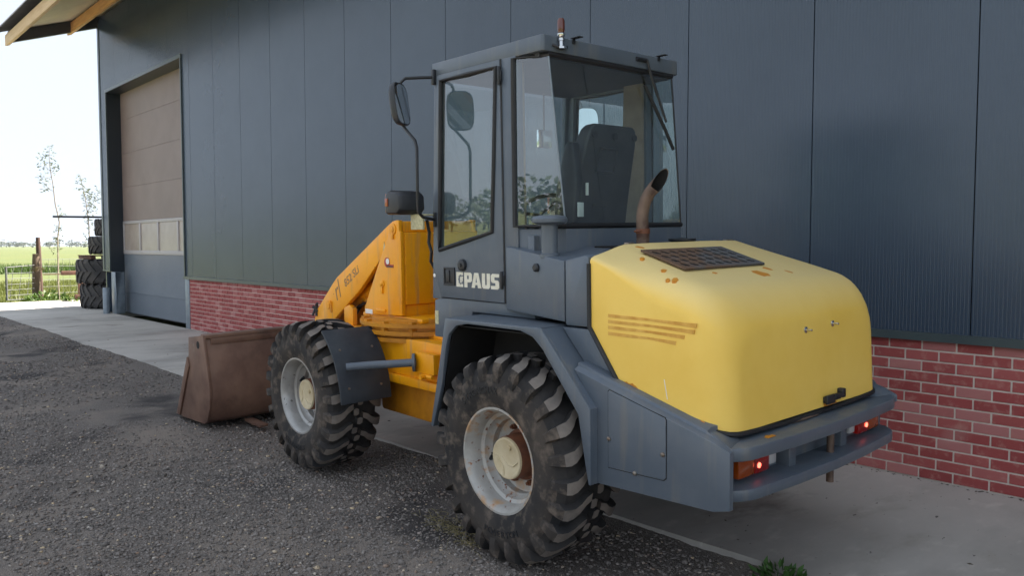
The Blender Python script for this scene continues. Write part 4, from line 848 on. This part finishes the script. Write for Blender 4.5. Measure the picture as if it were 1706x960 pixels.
# ---- wheels
def tyre_mesh(R=.540, W_=.205, rb=.262, nl=24):
    b_ = B(); base = R-.036
    prof = [(-.150, rb), (-.178, rb+.006), (-W_+.010, rb+.045), (-W_, rb+.10), (-W_+.002, rb+.145), (-W_+.016, base-.055), (-W_+.040, base-.018), (-W_+.075, base-.002), (0, base+.004)]
    prof = prof + [(-h, r) for h, r in prof[-2::-1]]
    b_.lathe(prof, n=80)
    for i in range(len(b_.mi)):
        pass
    k8 = len(prof)-1
    for k in range(80):
        for i in range(k8):
            if 5 <= i <= 10: b_.mi[k*k8+i] = 2
    def P3(y, r, a): return (r*math.cos(a), y, r*math.sin(a))
    for sgn in (-1, 1):
        for k in range(nl):
            a0 = 2*PI*(k+(.5 if sgn > 0 else 0))/nl
            # stations: (|y|, angle offset, half width (m), top radius, base radius)
            st = [(.038, .145, .022, R-.001, base-.004), (.075, .115, .026, R, base-.006), (.105, .060, .029, R-.001, base-.008), (.140, .020, .033, R-.004, base-.012), (.170, .008, .037, R-.010, base-.024),
                  (.192, .004, .034, R-.024, base-.045), (.207, .002, .030, R-.055, base-.075), (.2085, .0, .027, R-.105, base-.115)]
            secs = []
            for (yy, da, hw, rt, rbb) in st:
                a = a0+da; dw = hw*.86/R; yi = yy-.012 if yy > .18 else yy
                secs.append([P3(sgn*yi, rbb, a-dw*1.25), P3(sgn*yy, rt, a-dw), P3(sgn*yy, rt, a+dw), P3(sgn*yi, rbb, a+dw*1.25)])
            n0 = len(b_.f); b_.loft(secs); 
            for j in range(len(st)-1):
                b_.mi[n0+j*4+1] = 1 if j < 5 else 0
                for e_ in (0, 2): b_.mi[n0+j*4+e_] = 2 if j < 5 else 0
        for k in range(nl):       # zig-zag centre blocks
            a = 2*PI*(k+(.62 if sgn > 0 else .12))/nl+.30; pts = []
            for (dy, da) in ((-.026, -.040), (.0, -.054), (.026, -.036), (.026, .036), (.0, .054), (-.026, .040)):
                pts.append((dy*.82+sgn*.017, a+da))
            n0 = len(b_.f); b_.loft([[P3(y, base-.01, t) for y, t in pts], [P3(y*.97, R-.001, a+(t-a)*.93) for y, t in pts]]); b_.mi[n0+len(pts)+1] = 1
            for e_ in range(len(pts)): b_.mi[n0+e_] = 2
    return b_
tb = tyre_mesh()
def wheel(name, rimmat, hubmat):
    b_ = B(); prof = [(-.148, .250), (-.168, .262), (-.178, .278), (-.186, .279), (-.186, .268), (-.172, .258), (-.150, .246), (-.095, .240), (-.085, .222), (-.060, .216), (-.045, .200), (-.010, .196), (0, .170), (.004, .110), (.0, .0)]
    b_.lathe(prof, n=48); o = b_.build(name, rimmat, smooth=40)
    b_ = B(); b_.lathe([(.14, .235), (.17, .262), (.186, .279)], n=40); b_.build('rim_back', rimmat, o)
    t_ = tb.build('tyre', None, o, mats=['tyre_side', 'tyre_tread', 'tyre_groove'], smooth=30) if not hasattr(wheel, 'ty') else link_copy(wheel.ty, o)
    wheel.ty = t_
    b_ = B(); b_.lathe([(.0, .135), (-.012, .135), (-.015, .118), (-.105, .114), (-.112, .110)], n=36); b_.build('hub', 'hub_rust', o)
    b_ = B(); b_.lathe([(-.110, .111), (-.122, .108), (-.124, .100), (-.120, .092), (-.122, 0)], n=36)
    b_.tube([(.04, -.12, .055), (.04, -.132, .055)], .013, 10).tube([(-.09, -.122, .03), (-.03, -.1235, .01), (.0, -.1235, -.03), (.05, -.1235, -.04), (.09, -.122, -.02)], .003, 5).tube([(-.04, -.122, -.09), (-.03, -.1235, -.04), (-.06, -.1235, .0)], .003, 5); b_.build('hub_cap', hubmat, o, smooth=30)
    for k in range(8):
        a = 2*PI*k/8+.2; b_ = B(); x, z = .152*math.cos(a), .152*math.sin(a)
        b_.tube([(x, .005, z), (x, -.022, z)], .016, 6).tube([(x, -.02, z), (x, -.036, z)], .009, 8); b_.build('wheel_nut', 'hub_rust', o, smooth=30)
    b_ = B(); b_.tube([(-.205, -.05, .0), (-.19, -.075, -.01)], .010, 8).tube([(-.205, -.052, 0), (-.205, -.045, 0)], .022, 10); b_.build('valve', 'black_plastic', o)
    return o
def link_copy(o, parent): c = o.copy(); C.objects.link(c); c.parent = parent; return c
def copy_tree(o, parent):
    c = link_copy(o, parent)
    for ch in o.children: link_copy(ch, c)
    return c
WY = .186
rw_ = wheel('wheel', 'rim_rusty', 'hub_cream'); fw_ = wheel('wheel', 'rim_silver', 'hub_cream')
def sidewall_text(txt, o, r, amid, size, flip):
    me0 = [text_mesh(ch, size, .0012, bold=.0008) for ch in txt]
    vs, fs = [], []; adv = size*.74; L_ = adv*len(txt)
    for i, m0 in enumerate(me0):
        s_ = (i+.5)*adv-L_/2; a = amid + (-s_/r if not flip else s_/r); o_ = len(vs)
        wid = max([v.co.x for v in m0.vertices] or [0])/2
        for v in m0.vertices:
            lx, ly = v.co.x-wid, v.co.y-size*.35
            rr = r+(ly if not flip else -ly); aa = a + (-lx/rr if not flip else lx/rr)
            vs.append((rr*math.cos(aa), -.2068-v.co.z*.9, rr*math.sin(aa)))
        for p in m0.polygons: fs.append(tuple(j+o_ for j in p.vertices))
        bpy.data.meshes.remove(m0)
    me = bpy.data.meshes.new('sidewall_lettering'); me.from_pydata(vs, [], fs); return link('sidewall_lettering', me, ['rubber'], o, 0)
# from outside (looking along +y) angle grows clockwise-mirrored: +x is right, +z is up
sidewall_text('STRONGMAX', rw_, .372, rad(97), .048, False); sidewall_text('POWERTON', rw_, .372, rad(-95), .046, True)
sidewall_text('STRONGMAX', fw_, .372, rad(-70), .048, True)
for o, x, y, rz in ((rw_, 0, WY, 0), (fw_, -2.236, WY, 0)):
    o.parent = LO; o.location = (x, y, .546)
rr_ = copy_tree(rw_, LO); rr_.location = (0, my(WY), .546); rr_.rotation_euler = (0, 0, PI)
fr_ = copy_tree(fw_, LO); fr_.location = (-2.236, my(WY), .546); fr_.rotation_euler = (0, 0, PI)
rw_.rotation_euler = (0, rad(-12), 0); fw_.rotation_euler = (0, rad(25), 0)

# ------------------------------------------------------------------ things beside the shed and beyond
def stack_tyre(R, w_, name, label, loc, rot=0, nl=22, tilt=(0, 0)):
    b_ = B(); base = R*.955; h = w_/2
    prof = [(-h*.75, R*.52), (-h*.98, R*.60), (-h, R*.75), (-h*.9, R*.9), (-h*.72, base), (0, base*1.003)]; prof = prof+[(-a, r) for a, r in prof[-2::-1]]
    b_.lathe(prof, axis='z', n=56)
    for sg in (-1, 1):
        for k in range(nl):
            a0 = 2*PI*(k+(.5 if sg > 0 else 0))/nl; secs = []
            for (t, da) in ((.02, .26), (.3, .17), (.6, .08), (.85, .01), (1.0, -.02)):
                a = a0+da; z = sg*h*t; dw = .045 if t < .9 else .05; rt = R if t < .8 else R*(.985 if t < .95 else .94); rb_ = base*.985 if t < .9 else base*.93
                secs.append([(rb_*math.cos(a-dw*1.2), rb_*math.sin(a-dw*1.2), z), (rt*math.cos(a-dw), rt*math.sin(a-dw), z), (rt*math.cos(a+dw), rt*math.sin(a+dw), z), (rb_*math.cos(a+dw*1.2), rb_*math.sin(a+dw*1.2), z)])
            b_.loft(secs)
    o = b_.build(name, 'old_tyre', smooth=30, loc=loc); o.rotation_euler = (tilt[0], tilt[1], rot); tag(o, label, 'tyre', 'old tyres stacked at the shed corner'); return o
stack_tyre(.76, .62, 'old_tyre', 'big worn tractor tyre lying flat on the concrete, lowest of the stack', (-22.35, 6.33, .315), .3)
stack_tyre(.84, .62, 'old_tyre', 'wide worn tractor tyre lying on top of the lowest one, under the small pallet', (-22.35, 6.33, .945), 1.1)
stack_tyre(.62, .46, 'old_tyre', 'smaller tyre lying flat on the little pallet above the two big tyres', (-22.3, 6.40, 1.61), .2)
stack_tyre(.54, .44, 'old_tyre', 'topmost small tyre of the stack, just under the steel pole', (-22.25, 6.46, 2.07), .8)
pal = thing('pallet', 'small wooden pallet lying between the big and the small stacked tyres', 'pallet', (-22.35, 6.30, 1.26))
for k in range(3):
    q = B(); q.box(-.55, .55, -.62+k*.54, -.50+k*.54, 0, .075); q.build('pallet_block', 'red_wood', pal, bevel=.005)
for k in range(6):
    q = B(); q.box(-.55+k*.2, -.45+k*.2, -.64, .60, .075, .10); q.build('pallet_board', 'red_wood', pal, bevel=.004)
q = B(); q.tube([(-22.3, 4.98, 2.325), (-22.22, 6.9, 2.345)], .026, 10); tag(q.build('steel_pole', 'steel_dark'), 'thin dark steel pole lying across the top of the tyre stack', 'pole')
# posts, gate, trestle, wire fence
def post(x, y, r, h, lean, mat, label, sq=False):
    b_ = B(); n_ = 9; secs = []
    for i in range(n_):
        t = i/(n_-1); rr = r*(1.02-.08*t)*(1+random.uniform(-.03, .03)); rr = rr*.86 if i == n_-1 else rr
        pts = []
        for k in range(12):
            a = 2*PI*k/12; e = 4 if sq else 2; s_ = (abs(math.cos(a))**e+abs(math.sin(a))**e)**(-1/e)
            pts.append((lean[0]*t+rr*s_*math.cos(a), lean[1]*t+rr*s_*math.sin(a), -.3+(h+.3)*t))
        secs.append(pts)
    b_.loft(secs); o = b_.build('fence_post', mat, loc=(x, y, -.1), smooth=50); tag(o, label, 'post'); return o
post(-28.0, 5.73, .105, 1.45, (0, .03), 'old_wood', 'thick square weathered fence post with twine, holding the gate', True)
post(-28.3, 5.93, .075, 1.96, (0, -.04), 'brown_wood', 'tall round dark brown post behind the thick square one')
tw = B()
for k in range(3): tw.tube([(-28.0+.14*math.cos(a), 5.78+.20*math.sin(a), .86+.02*k+.03*math.sin(a*2+k)) for a in [2*PI*i/16 for i in range(16)]], .008, 5, closed=True)
tag(tw.build('twine', 'straw'), 'loop of pale twine tied round the two fence posts', 'twine')
gt = thing('field_gate', 'galvanised tube field gate with diagonal rods, sagging left of the square post', 'gate', (-27.4, 4.85, -.1))
q = B(); q.tube([(0, 0, .08), (0, 0, 1.07)], .03, 8).tube([(0, 0, 1.06), (-.5, .84, 1.10)], .014, 8).tube([(0, 0, .09), (-.5, .84, .07)], .014, 8); q.build('gate_frame', 'steel_grey', gt)
for k in range(5):
    z = .22+k*.165; q = B(); q.tube([(0, 0, z), (-.5, .84, z+.0)], .008, 6); q.build('gate_bar', 'steel_grey', gt)
for k in range(3):
    q = B(); q.tube([(-.05-.15*k, .08+.25*k, .09), (-.13-.15*k, .22+.25*k, 1.08)], .007, 6); q.build('gate_rod', 'steel_grey', gt)
ts = thing('wooden_trestle', 'low reddish wooden trestle beside the tyre stack', 'trestle', (-25.4, 6.2, -.1))
q = B(); q.box(-.06, .06, -.36, .62, .86, .98); q.build('top_beam', 'red_wood', ts, bevel=.008)
q = B(); q.box(-.05, .05, .07, .26, .18, .86); q.build('leg', 'red_wood', ts, bevel=.006)
q = B(); q.box(-.06, .06, -.02, .72, .16, .30); q.build('foot_beam', 'red_wood', ts, bevel=.008)
q = B(); q.box(-.28, -.25, -.75, .05, .865, .90); q.build('loose_board', 'old_wood', ts, bevel=.003)
wf = thing('wire_fence', 'thin wire mesh fence behind the posts along the meadow', 'fence', (-29.2, 6, -.1))
q = B()
for k in range(6): q.tube([(0, -.05, .15+k*.22), (-.6, 5, .15+k*.22)], .006, 4)
q.build('wire', 'steel_grey', wf)
q = B()
for k in range(24): q.tube([(-.025*k, -.05+.21*k, .12), (-.025*k, -.05+.21*k, 1.27)], .004, 4)
q.build('stay_wire', 'steel_grey', wf)
# saplings
def leaf_tri(b_, p, L_, d, wd):
    d = d.normalized(); s_ = d.cross(Vector((random.uniform(-1, 1), random.uniform(-1, 1), random.uniform(-1, 1)))).normalized()
    b_.add([p, p+d*L_*.5+s_*wd, p+d*L_, p+d*L_*.5-s_*wd], [(0, 1, 2, 3)])
def sapling(label, path, clusters, twigs):
    root = thing('sapling', label, 'sapling', path[0], group='young trees at the field edge'); o0 = Vector(path[0])
    t_ = B(); n_ = len(path); t_.tube([Vector(p)-o0 for p in path], [.026*(1-.75*i/(n_-1)) for i in range(n_)], 7)
    for a, b_ in twigs: t_.tube([Vector(a)-o0, (Vector(a)+Vector(b_))/2-o0+Vector((0, 0, -.04)), Vector(b_)-o0], [.009, .007, .004], 5)
    t_.build('trunk', 'bark', root)
    c_ = B()
    for (cx, cy, cz, r, n2) in clusters:
        for i in range(n2):
            v = Vector((random.gauss(0, 1), random.gauss(0, 1), random.gauss(0, 1))).normalized()*r*random.random()**.5
            v.z *= 1.5
            leaf_tri(c_, Vector((cx, cy, cz))+v-o0, random.uniform(.07, .13), Vector((random.uniform(-1, 1), random.uniform(-1, 1), random.uniform(-.7, .4))), .016)
    c_.build('crown', 'sapling_leaf', root, smooth=0, merge=False, recalc=False)
S1 = [(-26.80, 6.092, -0.140), (-26.80, 6.077, 0.511), (-26.80, 6.092, 1.052), (-26.80, 6.096, 1.771), (-26.80, 6.159, 2.310), (-26.80, 6.061, 2.844), (-26.80, 6.015, 3.466), (-26.80, 5.961, 3.818), (-26.80, 5.940, 4.223), (-26.80, 5.949, 4.524)]
sapling('taller leaning sapling with leaf tufts, left of the steel pole', S1,
    [(*(-26.80, 5.961, 4.402), .16, 22), (*(-26.80, 5.906, 4.115), .2, 40), (*(-26.80, 5.750, 4.139), .17, 34), (*(-26.80, 6.060, 3.948), .17, 30), (*(-26.80, 5.721, 3.644), .17, 34), (*(-26.80, 5.839, 3.386), .17, 30), (*(-26.80, 6.164, 2.526), .2, 34), (*(-26.80, 6.050, 1.860), .2, 36), (*(-26.80, 5.994, 1.556), .16, 26), (*(-26.80, 6.122, 2.130), .12, 14)],
    [((-26.80, 6.008, 3.234), (-26.80, 5.823, 3.403)), ((-26.80, 5.961, 3.818), (-26.80, 5.749, 4.104)), ((-26.80, 5.988, 3.642), (-26.80, 5.705, 3.643)), ((-26.80, 5.975, 3.765), (-26.80, 6.108, 3.987))])
S2 = [(-27.50, 7.17, -.2), (-27.50, 7.165, 0.454), (-27.50, 7.168, 1.212), (-27.50, 7.148, 1.779), (-27.50, 7.143, 2.251), (-27.50, 7.103, 2.720), (-27.50, 7.062, 3.093), (-27.50, 7.002, 3.427), (-27.50, 6.927, 3.796)]
sapling('shorter bushy sapling close to the shed corner', S2,
    [(*(-27.50, 6.907, 3.683), .15, 26), (*(-27.50, 6.970, 3.500), .18, 34), (*(-27.50, 7.083, 3.244), .2, 30), (*(-27.50, 7.219, 3.194), .24, 50), (*(-27.50, 7.429, 3.259), .2, 34), (*(-27.50, 7.196, 2.986), .22, 40), (*(-27.50, 7.224, 2.723), .22, 44), (*(-27.50, 7.115, 2.495), .16, 24), (*(-27.50, 7.211, 2.233), .14, 18), (*(-27.50, 7.064, 1.854), .18, 24)],
    [((-27.50, 7.089, 2.813), (-27.50, 7.254, 3.195)), ((-27.50, 7.120, 2.683), (-27.50, 7.429, 3.259))])
def weed(name, label, x, y, z, r, h, n2, mat, cat='plant', ll=(.08, .18)):
    b_ = B()
    for i in range(n2):
        a = random.uniform(0, 2*PI); rr = r*math.sqrt(random.random()); p = Vector((rr*math.cos(a), rr*math.sin(a), h*random.random()**1.3*(1-.6*rr/r)))
        L_ = random.uniform(*ll); leaf_tri(b_, p, L_, Vector((math.cos(a)*random.random(), math.sin(a)*random.random(), random.uniform(-.1, 1))), L_*.2)
    o = b_.build(name, mat, smooth=0, merge=False, recalc=False, loc=(x, y, z)); tag(o, label, cat); return o
weed('weed_plant', 'spread of fresh green weeds at the foot of the fence posts', -27.3, 5.85, -.1, .55, .32, 320, 'weed_leaf')
weed('weed_plant', 'rounded leafy bush under the wooden trestle', -25.6, 6.35, -.1, .36, .34, 240, 'weed_leaf')
weed('weed_plant', 'tuft of green weeds at the edge of the concrete near the loader', -1.93, 3.53, -.03, .12, .055, 120, 'shade_weed', ll=(.03, .07))
n = 700; dx_ = RNG.uniform(-15, 1, n); dy_ = YW-.005-np.abs(RNG.normal(0, .035, n)); dsz = RNG.uniform(.003, .011, n); b_ = B()
far_ = RNG.random(n) < .12; dy_ = np.where(far_, RNG.uniform(3.7, 5.6, n), dy_)
for x, y, s_ in zip(dx_, dy_, dsz):
    a = random.uniform(0, 6.28); c_, d_ = math.cos(a)*s_*1.6, math.sin(a)*s_*1.6
    b_.add([(x-c_, y-d_, .001), (x+d_*.5, y-c_*.5, .001), (x+c_, y+d_, .002), (x-d_*.5, y+c_*.5, .001), (x, y, s_*.7)], [(0, 1, 4), (1, 2, 4), (2, 3, 4), (3, 0, 4)])
tag(b_.build('wall_foot_debris', 'debris', smooth=0, merge=False, recalc=False), 'bits of dirt and old leaves along the foot of the brick wall', 'debris', kind='stuff')
# hay wisp beside the rear wheel
b_ = B()
for i in range(170):
    t = random.random(); c0 = Vector((-3.86+.62*t+random.gauss(0, .05), 2.86-.13*t+random.gauss(0, .05), 0)); c0.z = float(gz(c0.x, c0.y))+.012+.03*random.random()
    a = random.gauss(-.25, .7); d = Vector((math.cos(a), math.sin(a), random.gauss(0, .15)))*random.uniform(.04, .12)
    b_.tube([c0-d*.5, c0+Vector((0, 0, .008)), c0+d*.5], .0011, 3, caps=False)
tag(b_.build('hay_wisp', 'straw', merge=False), 'wisp of dry hay on the gravel beside the rear wheel', 'hay', kind='stuff')
# meadow grass near the yard, reeds along the ditch
def blades(name, label, n2, fx, fy, h0, h1, wd, mat):
    x = RNG.uniform(*fx, n2); y = RNG.uniform(*fy, n2); h = RNG.uniform(h0, h1, n2); a = RNG.uniform(0, 2*PI, n2); lx = RNG.normal(0, .3, n2)*h; ly = RNG.normal(0, .3, n2)*h
    ex_, ey_ = np.cos(a)*wd, np.sin(a)*wd; z0 = np.full(n2, -.2)
    vv = np.stack([np.stack([x-ex_, y-ey_, z0], -1), np.stack([x+ex_, y+ey_, z0], -1), np.stack([x+lx, y+ly, z0+h], -1)], 1).reshape(-1, 3)
    me = bpy.data.meshes.new(name); me.from_pydata(vv.tolist(), [], np.arange(3*n2).reshape(-1, 3).tolist()); tag(link(name, me, [mat], smooth=0), label, 'grass', kind='stuff')
blades('meadow_grass', 'short meadow grass beyond the concrete', 26000, (-44, -26.3), (2, 14), .1, .24, .012, 'grass_blade')
blades('ditch_reeds', 'taller rough green growth along the ditch in the meadow', 9000, (-62, -58), (2, 30), .35, .75, .03, 'weed_leaf')
# far belt of trees on the horizon (and the one behind the viewer that the windows mirror)
def woods(name, label, centres, leaf, per):
    b_ = B()
    for (x, y, r, h) in centres:
        b_.tube([(x, y, -.3), (x, y, h*.5)], r*.05, 5)
        for i in range(per):
            v = Vector((random.gauss(0, 1), random.gauss(0, 1), random.gauss(0, 1))).normalized()*random.random()**.4
            p = Vector((x+v.x*r, y+v.y*r, h*.56+v.z*h*.44)); L_ = leaf*random.uniform(.6, 1.5)
            leaf_tri(b_, p, L_, Vector((random.uniform(-1, 1), random.uniform(-1, 1), random.uniform(-.6, .8))), L_*.34)
    tag(b_.build(name, 'wood_leaf', smooth=0, merge=False, recalc=False), label, 'trees', kind='stuff')
cs = []
for i in range(150):
    y = -120+i*3.4+random.uniform(-2, 2); k = .5+.5*math.sin(i*.35)*math.sin(i*.11+1); cs.append((-760+random.uniform(-25, 25), y, random.uniform(2.5, 5.5), 2.6+5.2*k*random.random()+random.random()*1.5))
woods('far_woods', 'low belt of trees along the far horizon', cs, 1.3, 70)
cs = [(-230+i*5.2+random.uniform(-1.5, 1.5), -78+random.uniform(-8, 8), random.uniform(2.4, 4.2), random.uniform(4, 8.5)) for i in range(56)]
woods('hedge_row', 'row of trees behind the viewer mirrored in the cab windows', cs, .75, 230)

# ------------------------------------------------------------------ summer haze over the flat land
q = B(); q.box(-1620, 1620, -1620, 1620, -1.2, 13.5); hz = q.build('haze', 'field_grass', smooth=0); hz.data.materials.clear()
m = bpy.data.materials.new('haze_air'); m.use_nodes = True; n = m.node_tree.nodes; n.clear()
o_ = n.new('ShaderNodeOutputMaterial'); v_ = n.new('ShaderNodeVolumePrincipled'); v_.inputs['Color'].default_value = (.86, .92, 1, 1); v_.inputs['Density'].default_value = .00012; v_.inputs['Anisotropy'].default_value = .2
m.node_tree.links.new(v_.outputs[0], o_.inputs['Volume']); hz.data.materials.append(m); tag(hz, 'thin bluish summer haze over the meadow', 'haze', kind='stuff')
